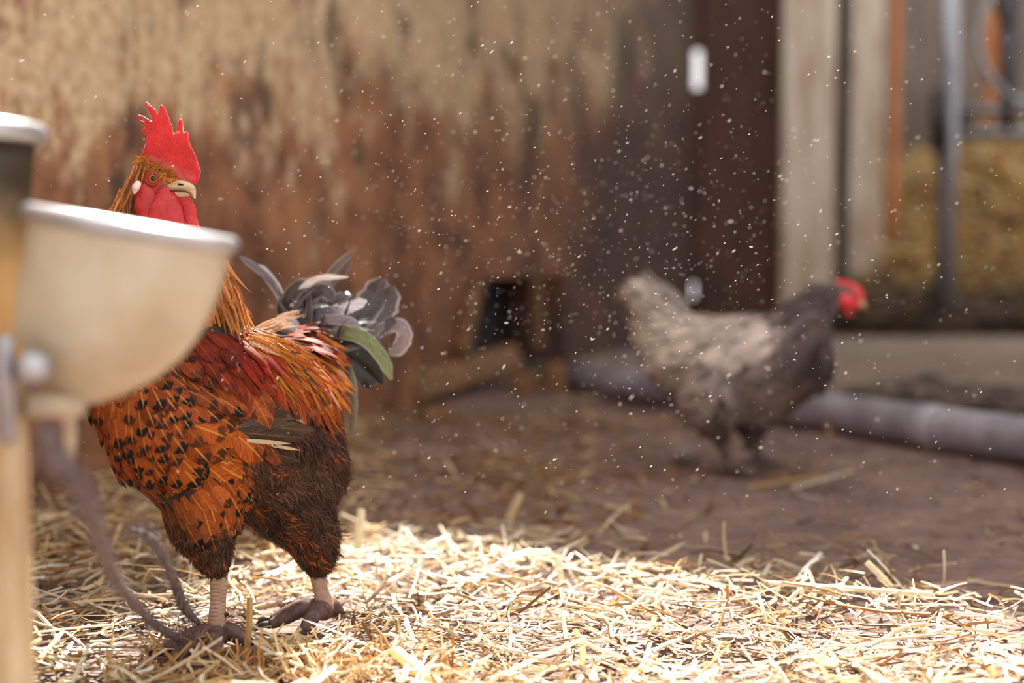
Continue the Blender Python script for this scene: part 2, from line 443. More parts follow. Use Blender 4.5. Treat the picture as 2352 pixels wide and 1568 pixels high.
FAR = on_wall(1590, 604).y                 # depth of the far wall
SUN_BLOCK_Z = 8.5  # back walls raised out of view only to block the sun
def build_far_wall():
    # dark boarded far wall right of the corner, with daylight gaps beside the first board
    bm = bmesh.new()
    x0 = P(1560, 604, FAR).x; xg0 = P(1592, 604, FAR).x; xg1 = P(1611, 604, FAR).x; x1 = P(1800, 604, FAR).x
    def zz(py): return P(1600, py, FAR).z
    t = 0.06
    bm_box(bm, (xg1, FAR, -0.1), (x1, FAR + t, SUN_BLOCK_Z))
    for a, b in ((-0.1, zz(684)), (zz(650), zz(203)), (zz(113), ROOF_Z)):
        bm_box(bm, (x0, FAR + 0.01, a), (xg1, FAR + t - 0.005, b))
    bm_box(bm, (xg0 + .018, FAR + 0.01, zz(700)), (xg1, FAR + t - 0.005, zz(640)))
    o = put('wall_back', from_bm('wall_back', bm, False), M['wood_brown'])
    tag(o, 'dark brown boarded end wall with narrow daylight gaps', 'wall', kind='structure')
    box('wall_right', (x1 - 0.05, 10.2, -0.1), (6.6, 10.28, SUN_BLOCK_Z), M['wood_grey'])
    tag(bpy.data.objects['wall_right'], 'grey board wall behind the hay heap', 'wall', kind='structure')
    box('wall_back_return', (x1 - 0.05, FAR + t, -0.1), (x1 + 0.02, 10.2, SUN_BLOCK_Z), M['wood_brown'])
    tag(bpy.data.objects['wall_back_return'], 'dark board return behind the whitewashed post', 'wall', kind='structure')
    box('fill_cut_wall', (3.3, 1.6, -0.1), (3.45, 6.0, ROOF_Z - .01), M['wood_grey'])  # added out of view to reduce fill light on hen and hatch
    tag(bpy.data.objects['fill_cut_wall'], 'unseen grey board side wall added on the right to cut the daylight fill', 'wall', kind='structure')
    ry = 1.98 + ROOF_Z / math.tan(SUN_EL)
    bm = bmesh.new()
    poly = [(-3.5, ry + .65), (-.30, ry + .36), (.35, ry - .22), (7.5, ry - .36), (7.5, 5.7), (x1 - 0.35, 5.7), (x1 - 0.35, 13), (-3.5, 13)]  # unseen outline shaped to place the sun patch and let sky onto the hay
    lo = [bm.verts.new((x, y, ROOF_Z)) for x, y in poly]; hi = [bm.verts.new((x, y, ROOF_Z + .12)) for x, y in poly]
    bm.faces.new(hi); bm.faces.new(lo[::-1])
    for i in range(8): bm.faces.new((lo[i], lo[(i + 1) % 8], hi[(i + 1) % 8], hi[i]))
    put('roof', from_bm('roof', bm, False), M['roof'])
    tag(bpy.data.objects['roof'], 'unseen barn roof over the back half of the room, its edges shaped for the sunlight', 'roof', kind='structure')
build_far_wall()

def vboard(name, px0, px1, d, thick, mat, label, cat, group=None, z0=0.0, pyb=None, z1=3.0):
    xa, xb = P(px0, 604, d).x, P(px1, 604, d).x
    if pyb is not None: z0 = P(px0, pyb, d).z
    o = box(name, (xa, d, z0), (xb, d + thick, z1), mat, bevel=0.012)
    return tag(o, label, cat, group)
vboard('wooden_post', 1794, 1918, 7.9, 0.16, M['wood_white'], 'broad whitewashed wooden post left of the dark vertical gap', 'post')
vboard('wooden_post', 1946, 2026, 8.15, 0.14, M['wood_white'], 'narrower whitewashed wooden post between the dark gap and the orange slit strip', 'post')
vboard('gap_shade_strip', 1918, 1944, 8.05, 0.05, M['dark'], 'dark upright strip painted as the shaded gap between the two whitewashed posts', 'strip')  # near-black strip standing for the shade of an open gap
vboard('orange_upright', 2040, 2064, 8.4, 0.04, M['lath_slit_orange'], 'thin upright coloured orange as a sunlit slit right of the whitewashed posts', 'lath')  # orange colour stands for daylight in a slit between boards
vboard('orange_upright', 2252, 2302, 9.6, 0.05, M['lath_slit_orange'], 'orange upright lath seen behind the curved gate bar', 'lath')
vboard('wooden_post', 2300, 2336, 9.4, 0.08, M['iron'], 'dark upright post behind the curved gate bar', 'post')

def build_slab():
    a, b = G(1300, 860), G(2352, 985)
    u = (b - a).normalized()
    bm = bmesh.new()
    poly = [a - u * 0.3, b + u * 4, Vector((6.6, 9.9, 0)), Vector((P(1700, 604, 8.5).x, 9.9, 0)), Vector((P(1700, 604, 7.6).x, 7.6, 0))]
    lo = [bm.verts.new((p.x, p.y, -0.05)) for p in poly]; hi = [bm.verts.new((p.x, p.y, 0.022)) for p in poly]
    bm.faces.new(hi); bm.faces.new(lo[::-1])
    for i in range(5): bm.faces.new((lo[i], lo[(i + 1) % 5], hi[(i + 1) % 5], hi[i]))
    o = put('floor_slab', from_bm('floor_slab', bm, False), M['slab'])
    tag(o, 'worn pale concrete slab behind the grey pipe', 'floor', kind='structure')
build_slab()

# ------------------------------------------------------------------ strands (straw, hay)
def strand_mesh(name, p, d, up, L, Wd, col, bend, nseg=3, thick=0.5):
    """flattened four-sided stalks; p centre (N,3), d direction, up, L length, Wd width"""
    N = len(p)
    d = d / np.linalg.norm(d, axis=1, keepdims=True)
    s = np.cross(d, up); s /= np.linalg.norm(s, axis=1, keepdims=True) + 1e-9
    u = np.cross(s, d)
    V = np.zeros((N, nseg + 1, 4, 3), np.float32)
    for i in range(nseg + 1):
        t = i / nseg - 0.5
        c = p + d * (L * t)[:, None] + u * (bend[:, 0] * (0.25 - t * t) * 4 * L)[:, None] + s * (bend[:, 1] * (0.25 - t * t) * 4 * L)[:, None]
        w = Wd * (1.0 - 0.25 * abs(t))
        for k, (a, b) in enumerate(((1, 0), (0, 1), (-1, 0), (0, -1))):
            V[:, i, k] = c + s * (a * w / 2)[:, None] + u * (b * w / 2 * thick)[:, None]
    base = (np.arange(N) * (nseg + 1) * 4)[:, None]
    fl = []
    for i in range(nseg):
        for k in range(4):
            fl.append((i * 4 + k, i * 4 + (k + 1) % 4, (i + 1) * 4 + (k + 1) % 4, (i + 1) * 4 + k))
    fl.append((3, 2, 1, 0)); e = nseg * 4; fl.append((e, e + 1, e + 2, e + 3))
    fl = np.array(fl)
    Fc = (base[:, None, :] + fl[None]).reshape(-1, 4)
    C = np.ones((N, (nseg + 1) * 4, 4), np.float32); C[:, :, :3] = col[:, None, :]
    return from_arrays(name, V.reshape(-1, 3), Fc, False, {'col': ('FLOAT_COLOR', C.reshape(-1, 4))})

PAL = np.array([(0.80, 0.66, 0.42), (0.70, 0.52, 0.27), (0.88, 0.79, 0.58), (0.52, 0.33, 0.14), (0.55, 0.27, 0.08), (0.22, 0.13, 0.06), (0.92, 0.87, 0.72)])
def straw_cols(n, w):
    c = PAL[rng.choice(len(PAL), n, p=np.array(w) / sum(w))]
    return np.clip(c * rng.normal(1, 0.12, (n, 1)), 0.02, 0.95)
FEET = [(P(480, 1450, 1.40).x, 1.395), (P(700, 1450, 1.54).x, 1.530)]
def build_straw():
    # keep-probability over the floor: thick bedding near the camera and along the wall, bare mud to the right and back
    N = 160000
    x = rng.uniform(-1.6, 1.7, N); y = rng.uniform(1.05, 4.3, N)
    px, py = proj(np.stack([x, y, np.zeros(N)], 1))
    keep = np.zeros(N)
    nz = np.array([noise.noise(Vector((a * 3.2, b * 3.2, 9.0))) for a, b in zip(x, y)])
    front = 1 / (1 + np.exp(-(py - (1205 + 0.130 * np.clip(px - 700, 0, 2000) + nz * 130)) / 24))
    left = 1 / (1 + np.exp((px - (900 + nz * 250)) / 90))
    keep = np.maximum(front, left * 0.95)
    midfield = np.exp(-((px - 1120) / 380) ** 2) * (py > 960) * 0.55
    keep = np.maximum(keep, midfield * (0.7 + nz))
    keep = np.maximum(keep, 0.075 * (1 + nz * 1.2))
    near = (y < 2.05)
    keep *= np.where(near, 0.36, 0.29)
    wallp = WA + WN * 0.05
    inside = (x - wallp.x) * WN.x + (y - wallp.y) * WN.y > 0
    sel = (rng.random(N) < keep) & (px > -520) & (px < 2700) & inside & (py < 1950)
    for fx_, fy_ in FEET:
        sel &= ((x - fx_) / .062) ** 2 + ((y - fy_) / .078) ** 2 > 1
    x, y, fr, px, py = x[sel], y[sel], front[sel], px[sel], py[sel]
    n = len(x)
    dens = np.maximum(fr, left[sel] * 0.8)
    z = np.array([gz(a, b) for a, b in zip(x, y)]) + 0.003 + rng.random(n) ** 1.3 * (0.006 + 0.034 * dens)
    yaw = rng.uniform(0, 2 * math.pi, n)
    pit = rng.normal(0, 0.20, n) + (rng.random(n) < 0.07) * rng.normal(0, 0.5, n)
    d = np.stack([np.cos(yaw) * np.cos(pit), np.sin(yaw) * np.cos(pit), np.sin(pit)], 1)
    L = np.clip(rng.lognormal(math.log(0.040), 0.6, n), 0.008, 0.19)
    L = np.where(np.abs(pit) > .3, np.minimum(L, .055), L)
    lim = 2.2 * (z + 0.004) / np.maximum(np.abs(np.sin(pit)), 0.02)
    z = np.where(L > lim, np.abs(np.sin(pit)) * L / 2 + z * 0.5, z)
    Wd = np.clip(rng.normal(0.0040, 0.0014, n), 0.0012, 0.0075)
    fine = rng.random(n) < 0.16
    Wd[fine] *= 0.4
    up = np.stack([rng.normal(0, 0.5, n), rng.normal(0, 0.5, n), np.ones(n)], 1)
    col = straw_cols(n, (3, 1.8, 3, 1.2, 1.2, 1.4, 2.2))
    left_back = ((px < 760) & (py < 1330)) | (py < 1230)  # straw at the left and back is tinted browner
    col[left_back] = np.clip(col[left_back] * np.array([0.80, 0.66, 0.46]), 0, 1)
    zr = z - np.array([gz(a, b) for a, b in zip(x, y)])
    old = (zr < 0.016) & (rng.random(n) < 0.62)  # lowest straws browned as old litter, painting in the shadowed gaps
    col[old] *= np.array([0.42, 0.30, 0.20])  # brown tint paints the shadowed gaps among the low straws
    bend = rng.normal(0, 0.035, (n, 2)); bend[rng.random(n) < 0.12] *= 3
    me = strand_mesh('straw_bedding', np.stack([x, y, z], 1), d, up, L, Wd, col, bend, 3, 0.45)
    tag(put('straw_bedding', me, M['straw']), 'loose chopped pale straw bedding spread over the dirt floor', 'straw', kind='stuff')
build_straw()

def loose_stalk(a, b, w, col, label, flat=0.4, bend=0.02, mat='straw'):
    a, b = np.array(a), np.array(b)
    d = (b - a)[None]
    me = strand_mesh('straw_stalk', ((a + b) / 2)[None], d, np.array([[0.1, -0.6, 0.8]]), np.array([np.linalg.norm(b - a)]), np.array([w]), np.array([col]), np.array([[bend, bend]]), 6, flat)
    o = put('straw_stalk', me, M[mat]); tag(o, label, 'straw', None)
    return o
def GP(px, py, z): return tuple(G(px, py, z))
loose_stalk(GP(1715, 1118, .012), GP(1895, 1090, .012), .010, (0.42, 0.24, 0.08), 'ochre straw stalk on the mud below the grey hen')
loose_stalk(GP(1818, 1120, .022), GP(1960, 1080, .02), .010, (0.50, 0.40, 0.30), 'pale grey straw stalk lying across the ochre one below the hen')
dA = G(2060, 1375, .01).y
loose_stalk(P(2068, 1376, dA), P(1990, 1290, dA + .02), .011, (0.85, 0.72, 0.46), 'thick pale hollow stalk sticking up at right of the bedding')
loose_stalk(P(2110, 1400, dA), P(1992, 1262, dA + .04), .0028, (0.85, 0.78, 0.6), 'thin white stalk leaning behind the thick hollow one')
loose_stalk(GP(1765, 1338, .04), GP(2140, 1364, .042), .008, (0.84, 0.74, 0.48), 'long pale stalk lying level at the front of the mud')
dB = 1.40
loose_stalk(P(562, 1530, 1.41), P(574, 1372, 1.42), .007, (0.55, 0.34, 0.12), 'upright tan stalk standing against the rooster near foot')
loose_stalk(P(905, 1492, 1.34), P(1010, 1572, 1.30), .014, (0.72, 0.42, 0.12), 'broad orange straw blade at the bottom centre', 0.15)
loose_stalk(P(815, 1290, 1.9), P(830, 1168, 1.92), .012, (0.85, 0.78, 0.55), 'upright cream stalk right of the rooster rear leg')
loose_stalk(P(1290, 1340, 1.74), P(1278, 1283, 1.75), .009, (0.9, 0.84, 0.62), 'short white stalk end poking up in the middle of the bedding')
loose_stalk(P(1150, 1225, 2.2), P(1195, 1132, 2.22), .014, (0.60, 0.44, 0.24), 'tan blurred stalk leaning up behind the bedding')
loose_stalk(P(1600, 1280, 2.0), P(1665, 1330, 1.98), .012, (0.66, 0.52, 0.24), 'short yellowish stalk on the mud right of the bedding')

def build_clump():
    # tousled upright straw in front of the rooster, in its own shadow
    n = 420
    c = np.stack([rng.normal(0, 0.075, n), rng.normal(0, 0.035, n), np.zeros(n)], 1) + np.array(G(720, 1575, 0))
    yaw = rng.uniform(0, 2 * math.pi, n); pit = np.abs(rng.normal(0.35, 0.35, n))
    d = np.stack([np.cos(yaw) * np.cos(pit), np.sin(yaw) * np.cos(pit), np.sin(pit)], 1)
    L = rng.uniform(0.02, 0.065, n); c[:, 2] = 0.012 + np.sin(pit) * L / 2
    Wd = np.clip(rng.normal(0.0024, 0.0009, n), 0.0008, 0.005)
    me = strand_mesh('straw_clump', c, d, np.tile([0.0, -0.5, 1.0], (n, 1)), L, Wd, straw_cols(n, (2, 2, 1, 2.5, 2.5, 1.5, .5)) * np.array([1, .88, .7]), rng.normal(0, .05, (n, 2)), 3, 0.45)
    tag(put('straw_clump', me, M['straw']), 'tousled tan clump of bent straw in front of the rooster feet', 'straw', kind='stuff')
build_clump()

# ------------------------------------------------------------------ feathers
NU, NV = 5, 8
def feather_batch(p, n, t, L, Wd, col, prm, lift=0.18, R=0.09, camber=0.22, shape='round', sway=None, nu=NU, nv=NV):
    N = len(p)
    s = np.cross(n, t); s /= np.linalg.norm(s, axis=1, keepdims=True) + 1e-9
    us = np.linspace(-1, 1, nu); vs = np.linspace(0, 1, nv)
    V = np.zeros((N, nv, nu, 3), np.float32); UV = np.zeros((N, nv, nu, 3), np.float32)
    rnd = rng.random(N)
    lift = np.broadcast_to(lift, (N,)); sway = np.zeros(N) if sway is None else sway
    for i, v in enumerate(vs):
        if shape == 'round': prof = (0.35 + 0.65 * min(1, v / 0.45)) * math.sqrt(max(0.0, 1 - max(0, (v - 0.55) / 0.45) ** 2.2))
        elif shape == 'lance': prof = (0.6 + 0.4 * min(1, v / 0.3)) * max(0.03, 1 - max(0, (v - 0.35) / 0.65) ** 1.5)
        else: prof = (0.7 + 0.3 * min(1, v / .2)) * max(0.05, 1 - v ** 2)
        lv = L * v
        c = p + t * lv[:, None] + n * (lift * lv - lv * lv / (2 * R))[:, None] + s * (sway * lv * v)[:, None]
        for j, u in enumerate(us):
            w = Wd / 2 * prof * u
            V[:, i, j] = c + s * w[:, None] - n * (camber * (u * u) * Wd / 2 * prof)[:, None]
            UV[:, i, j, 0] = u; UV[:, i, j, 1] = v; UV[:, i, j, 2] = rnd
    C = np.ones((N, nv * nu, 4), np.float32); C[:, :, :3] = col[:, None, :]
    Q = np.repeat(np.asarray(prm, np.float32)[:, None, :], nv * nu, 1)
    fl = np.array([(i * nu + j, i * nu + j + 1, (i + 1) * nu + j + 1, (i + 1) * nu + j) for i in range(nv - 1) for j in range(nu - 1)])
    Fc = ((np.arange(N) * nu * nv)[:, None, None] + fl[None]).reshape(-1, 4)
    return V.reshape(-1, 3), Fc, C.reshape(-1, 4), UV.reshape(-1, 3), Q.reshape(-1, 3)
def feathers(name, batches, mat, parent):
    Vs, Fs, Cs, Us, Qs, o = [], [], [], [], [], 0
    for V, Fc, C, U, Q in batches:
        Vs.append(V); Fs.append(Fc + o); Cs.append(C); Us.append(U); Qs.append(Q); o += len(V)
    me = from_arrays(name, np.concatenate(Vs), np.concatenate(Fs), True,
                     {'col': ('FLOAT_COLOR', np.concatenate(Cs)), 'fuv': ('FLOAT_VECTOR', np.concatenate(Us)), 'prm': ('FLOAT_VECTOR', np.concatenate(Qs))})
    return put(name, me, mat, parent)
def plume(name, pts, width, col, mat, parent, tip=0.0, shaft=0.0, rim=0.0, prof=None, toward=None, camber=0.15, label=None):
    """one long feather along a 3-D path, its face turned toward `toward`"""
    sp_ = smooth_path(pts, 8); m = len(sp_); nu = 7
    prof = prof or [0.35, 0.8, 1.0, 0.95, 0.75, 0.1]
    w = lerp_list(prof, m)
    V, U = [], []
    rnd = rng.random(); jag = rng.normal(0, 0.05, m)
    for i, p in enumerate(sp_):
        t = (sp_[min(i + 1, m - 1)] - sp_[max(i - 1, 0)]).normalized()
        n = Vector(toward) if toward is not None else (CAMP - p)
        n = (n - t * n.dot(t)).normalized(); s = n.cross(t)
        for j in range(nu):
            u = -1 + 2 * j / (nu - 1)
            ww = width / 2 * w[i] * u * (1 + jag[i])
            V.append(p + s * ww - n * (camber * u * u * width / 2 * w[i])); U.append((u, i / (m - 1), rnd))
    Fc = [(i * nu + j, i * nu + j + 1, (i + 1) * nu + j + 1, (i + 1) * nu + j) for i in range(m - 1) for j in range(nu - 1)]
    me = from_arrays(name, V, Fc, True, {'col': ('FLOAT_COLOR', [(*col, 1)] * len(V)), 'fuv': ('FLOAT_VECTOR', U), 'prm': ('FLOAT_VECTOR', [(tip, shaft, rim)] * len(V))})
    o = put(name, me, mat, parent)
    if label: o['label'] = label
    return o
def surface_samples(me, n, mind):
    me.calc_loop_triangles()
    nv = len(me.vertices); co_ = np.empty(nv * 3, np.float32); me.vertices.foreach_get('co', co_); co_ = co_.reshape(-1, 3)
    no_ = np.empty(nv * 3, np.float32); me.vertices.foreach_get('normal', no_); no_ = no_.reshape(-1, 3)
    tr = np.empty(len(me.loop_triangles) * 3, np.int32); me.loop_triangles.foreach_get('vertices', tr); tr = tr.reshape(-1, 3)
    A = co_[tr]; ar = np.linalg.norm(np.cross(A[:, 1] - A[:, 0], A[:, 2] - A[:, 0]), axis=1)
    k = rng.choice(len(tr), n, p=ar / ar.sum())
    r1 = np.sqrt(rng.random(n)); r2 = rng.random(n)
    w = np.stack([1 - r1, r1 * (1 - r2), r1 * r2], 1)
    p = (A[k] * w[:, :, None]).sum(1); nn = (no_[tr[k]] * w[:, :, None]).sum(1); nn /= np.linalg.norm(nn, axis=1, keepdims=True)
    if mind:
        cell = {}; ok = []
        for i, q in enumerate(p):
            key = tuple((q // mind).astype(int)); bad = False
            for dx in (-1, 0, 1):
                for dy in (-1, 0, 1):
                    for dz in (-1, 0, 1):
                        for j in cell.get((key[0] + dx, key[1] + dy, key[2] + dz), ()):
                            if ((p[j] - q) ** 2).sum() < mind * mind: bad = True; break
                        if bad: break
                    if bad: break
                if bad: break
            if not bad:
                cell.setdefault(key, []).append(i); ok.append(i)
        p, nn = p[ok], nn[ok]
    return p.astype(float), nn.astype(float)
RIGHT, DOWN = np.array([1.0, 0, 0]), np.array([0, 0, -1.0])
def tangent(n, f):
    t = f - n * (f * n).sum(1, keepdims=True)
    return t / (np.linalg.norm(t, axis=1, keepdims=True) + 1e-9)
def idw(px, py, ctl, power=3.0):
    c = np.array([r[0:2] for r in ctl], float); v = np.array([r[2:] for r in ctl], float)
    d2 = (px[:, None] - c[None, :, 0]) ** 2 + (py[:, None] - c[None, :, 1]) ** 2 + 60
    w = d2 ** (-power / 2); w /= w.sum(1, keepdims=True)
    return w @ v

# ------------------------------------------------------------------ rooster
def build_rooster():
    base = Vector((P(590, 1400, 1.53).x, 1.53, 0))
    root = empty('rooster', base, 'orange and black spangled rooster with a red comb standing behind the cream feeder', 'rooster')
    bm = bmesh.new()
    ch = lambda L, **k: bm_chain(bm, [(P(a, b, d), r) for a, b, d, r in L], **k)
    ch([(300, 890, 1.475, .048), (390, 985, 1.47, .068), (470, 1090, 1.50, .056)])
    ch([(300, 890, 1.475, .048), (500, 900, 1.53, .082), (640, 925, 1.62, .070), (690, 830, 1.70, .040)])
    ch([(390, 985, 1.47, .068), (520, 1000, 1.53, .080), (690, 1060, 1.61, .055)])
    ch([(640, 925, 1.62, .070), (690, 1080, 1.60, .052)])
    ch([(450, 1080, 1.48, .050), (462, 1200, 1.465, .034), (488, 1275, 1.46, .021), (502, 1310, 1.46, .0105)])
    ch([(630, 1100, 1.57, .060), (705, 1210, 1.57, .034), (728, 1275, 1.57, .022), (726, 1310, 1.57, .0105)])
    ch([(470, 850, 1.54, .062), (410, 720, 1.535, .058), (375, 590, 1.53, .048), (366, 490, 1.53, .036), (368, 425, 1.525, .027)])
    ch([(368, 418, 1.522, .028), (395, 418, 1.507, .021), (418, 428, 1.496, .012)])
    ch([(335, 440, 1.505, .013), (345, 490, 1.503, .013)])
    body = remeshed(bm, 0.0042, 8)
    body.materials.append(M['under']); body.materials.append(M['face'])
    cen = np.array([list(p.center) for p in body.polygons]); fx, fy = proj(cen)
    face = (fy < 520) & (fx > 318) & (cen[:, 1] < 1.525) & (fx - 318 > (fy - 470) * 0.6)
    body.polygons.foreach_set('material_index', face.astype(np.int32))
    put('body', body, None, root)
    bvh = BVHTree.FromPolygons([v.co.copy() for v in body.vertices], [list(p.vertices) for p in body.polygons])
    def surf(px, py, off=0.004, dflt=1.68):
        h = bvh.ray_cast(CAMP, ray(px, py).normalized())[0]
        return P(px, py, (h.y - off) if h is not None else dflt)

    # ---- breast, back and wing contour feathers
    p, n = surface_samples(body, 26000, 0.0078)
    px, py = proj(p)
    # (px, py, dx, dy, L, W, r, g, b, tip, shaft)
    ctl = [(200, 930, .25, 1, .030, .017, .30, .060, .012, .75, .5), (300, 1000, .3, 1, .030, .016, .46, .105, .018, .95, .8),
           (280, 900, .3, 1, .030, .016, .42, .10, .02, .95, .7), (380, 920, .55, 1, .030, .018, .45, .105, .018, 1, 1.0),
           (300, 1110, .55, 1, .032, .016, .34, .085, .02, .8, .5), (370, 1180, .7, .8, .034, .015, .20, .07, .025, .7, .3),
           (470, 960, 1, .45, .042, .026, .52, .125, .016, .75, 1.0), (500, 1030, 1, .5, .050, .030, .55, .135, .016, .55, 1.0),
           (420, 1090, .5, 1, .032, .019, .50, .12, .016, 1, 1.0), (480, 1170, .25, 1, .032, .017, .42, .10, .016, 1, .9),
           (560, 1110, .75, .8, .036, .020, .48, .115, .016, .95, .9), (600, 1150, .7, .8, .030, .015, .30, .08, .02, .9, .5),
           (560, 800, .35, 1, .042, .009, .36, .026, .008, .05, .2), (480, 800, .35, 1, .034, .011, .24, .03, .012, .4, .2),
           (640, 840, .45, 1, .042, .010, .40, .045, .012, .15, .3), (440, 870, .5, 1, .030, .016, .26, .06, .016, 1, .8),
           (560, 900, .5, 1, .040, .019, .46, .115, .028, .55, .6), (680, 900, .45, 1, .045, .013, .36, .085, .025, .6, .4),
           (640, 960, .9, .5, .050, .016, .10, .06, .042, .2, .1)]
    g = idw(px, py, ctl)
    fluffy = ((py > 1015 + np.clip(590 - px, -60, 400) * 0.9) & (px > 560)) | (py > 1198) | ((px > 575) & (py > 1150 - (px - 575) * 1.1) & (py > 1000))
    neck = (py < 760) & (px < 600) & (p[:, 1] < 1.62)
    head = (py < 470) & (p[:, 1] < 1.55) & (px > 318)
    sel = ~fluffy & ~neck
    def cut(a): return a[sel]
    fl = RIGHT[None] * cut(g[:, 0])[:, None] + DOWN[None] * cut(g[:, 1])[:, None] + rng.normal(0, .10, (sel.sum(), 3))
    fl[:, 1] += 0.35 * cut(g[:, 0])
    t = tangent(cut(n), fl)
    N = sel.sum(); jit = rng.normal(1, .13, N)
    col = np.clip(cut(g[:, 4 + 0:7]) if False else g[sel][:, 4:7], 0, 1) * rng.normal(1, .16, (N, 1))
    prm = np.stack([np.clip(g[sel][:, 7] + rng.normal(0, .2, N), 0, 1), np.clip(g[sel][:, 8] * rng.uniform(0.2, 1.15, N), 0, 1), np.zeros(N)], 1)
    wing = (px[sel] > 430) & (py[sel] > 900) & (py[sel] < 1110) & (n[sel][:, 1] < 0)
    args = lambda m: (p[sel][m] + n[sel][m] * .001, n[sel][m], t[m], (g[sel][:, 2] * jit)[m], (g[sel][:, 3] * jit)[m], np.clip(col[m] * np.array([.78, .76, .95]), 0.004, 1), prm[m])
    feathers('breast_feathers', [feather_batch(*args(~wing), lift=rng.normal(.17, .05, (~wing).sum()))], M['feather'], root)
    b = [feather_batch(*args(wing), lift=rng.normal(.16, .05, wing.sum()))]
    # folded flight feathers: brown grey, with two cream quills showing
    def quill(x0, y0, x1, y1, w, c, rim, off, tipv=0.0, k=7):
        V = [np.array(surf(x0 + (x1 - x0) * i / k, y0 + (y1 - y0) * i / k + 6 * math.sin(i / k * 3.1), off, 1.60)) for i in range(k + 1)]
        return V
    wingo = feathers('wing_feathers', b, M['feather'], root)
    for i, (x0, y0, x1, y1, w, c, off, rim) in enumerate([
            (560, 945, 700, 935, .024, (.085, .055, .040), .010, 0), (545, 962, 715, 962, .022, (.075, .048, .036), .013, 0),
            (540, 978, 722, 988, .020, (.10, .066, .048), .014, 0), (540, 992, 700, 1006, .018, (.07, .045, .034), .012, 0),
            (548, 1010, 668, 1019, .0046, (.62, .52, .36), .016, 0), (600, 1018, 690, 1034, .0036, (.66, .56, .40), .015, 0),
            (662, 950, 700, 972, .004, (.40, .31, .22), .017, 0),
            (600, 1030, 690, 1060, .014, (.06, .04, .03), .010, 0)]):
        pts = [surf(x0 + (x1 - x0) * q / 5, y0 + (y1 - y0) * q / 5, .001 + (off - .001) * min(1, q / 3), 1.62) for q in range(6)]
        pts = [pts[0]] + [(pts[k - 1] + pts[k] * 2 + pts[k + 1]) / 4 for k in range(1, 5)] + [pts[5]]
        f = plume('flight_feather', pts, w, c, M['feather'], wingo, 0, .2, rim)
        if w < .01: f['label'] = 'cream quill edge'

    # ---- neck hackle
    sN = neck & ~head
    q, m_ = p[sN], n[sN]; N = len(q); qx, qy = px[sN], py[sN]
    flow = np.stack([(qx - 370) / 420.0, np.full(N, -.08), -np.ones(N)], 1) + rng.normal(0, .10, (N, 3))
    hc = np.where((rng.random(N) < .25)[:, None], [[.16, .04, .012]], [[.44, .15, .035]]) * rng.normal(1, .2, (N, 1))
    hk = [feather_batch(q, m_, tangent(m_, flow), rng.uniform(.035, .06, N), rng.uniform(.004, .0075, N), np.clip(hc, .01, 1), np.stack([np.zeros(N), np.full(N, .5), np.full(N, .15)], 1), lift=.10, R=.3, shape='lance')]
    # long golden strands of the right neck edge, and behind the face
    st, fl, LL = [], [], []
    for i in range(150):
        y0 = rng.uniform(560, 690); x0 = np.interp(y0, [520, 620, 760], [450, 500, 545]) + rng.normal(0, 14)
        st.append(P(x0, y0, rng.uniform(1.485, 1.53))); fl.append((.32 + rng.normal(0, .06), rng.normal(0, .08), -1)); LL.append(rng.uniform(.04, .075))
    for i in range(260):
        s0 = rng.random(); y0 = 372 + 80 * s0 + rng.normal(0, 6); x0 = 333 - 48 * s0 ** .7 + rng.normal(0, 5)
        st.append(P(x0, y0, rng.uniform(1.49, 1.53))); fl.append((-.28 - .1 * rng.random(), -.05, -1)); LL.append(rng.uniform(.03, .06))
    N = len(st); st = np.array([list(v) for v in st]); fl = np.array(fl); fl /= np.linalg.norm(fl, axis=1, keepdims=True)
    wid = np.where(np.arange(N) < 150, rng.uniform(.0025, .0045, N), rng.uniform(.0011, .0026, N))
    nn = tangent(fl, np.tile([0.0, -1.0, .1], (N, 1)) + rng.normal(0, .35, (N, 3)))
    hc = np.where((rng.random(N) < .3)[:, None], [[.22, .07, .02]], [[.55, .22, .065]]) * rng.normal(1, .18, (N, 1))
    hk.append(feather_batch(st, nn, fl, np.array(LL), wid, np.clip(hc, .01, 1), np.stack([np.zeros(N), np.full(N, .6), np.full(N, .2)], 1), lift=0.0, R=5, shape='lance', sway=rng.normal(0, .12, N)))
    feathers('neck_hackle', hk, M['feather'], root)
    # ---- short crest feathers over the brow
    st, fl = [], []
    for i in range(260):
        s0 = rng.random(); x0 = 326 + 66 * s0 + rng.normal(0, 4); y0 = 370 + 36 * s0 ** 1.2 + rng.normal(0, 7)
        if (x0 - 352) ** 2 + (y0 - 411) ** 2 < 19 ** 2: continue
        st.append(surf(x0, y0, .001, 1.50)); fl.append((-.5 + .9 * s0 + rng.normal(0, .2), -.05, -.35 + rng.normal(0, .3)))
    N = len(st); st = np.array([list(v) for v in st]); fl = np.array(fl); fl /= np.linalg.norm(fl, axis=1, keepdims=True)
    nn = tangent(fl, np.tile([0.0, -1.0, .2], (N, 1)))
    feathers('crest', [feather_batch(st, nn, fl, rng.uniform(.006, .013, N), rng.uniform(.0010, .0022, N), np.clip(np.array([[.48, .17, .035]]) * rng.normal(1, .3, (N, 1)), .02, 1), np.tile([0., .3, 0.], (N, 1)), lift=.12, R=.2, shape='lance')], M['feather'], root)
    # ---- saddle hackle, streaming from the back over the flank
    st, fl, LL, cc, ww = [], [], [], [], []
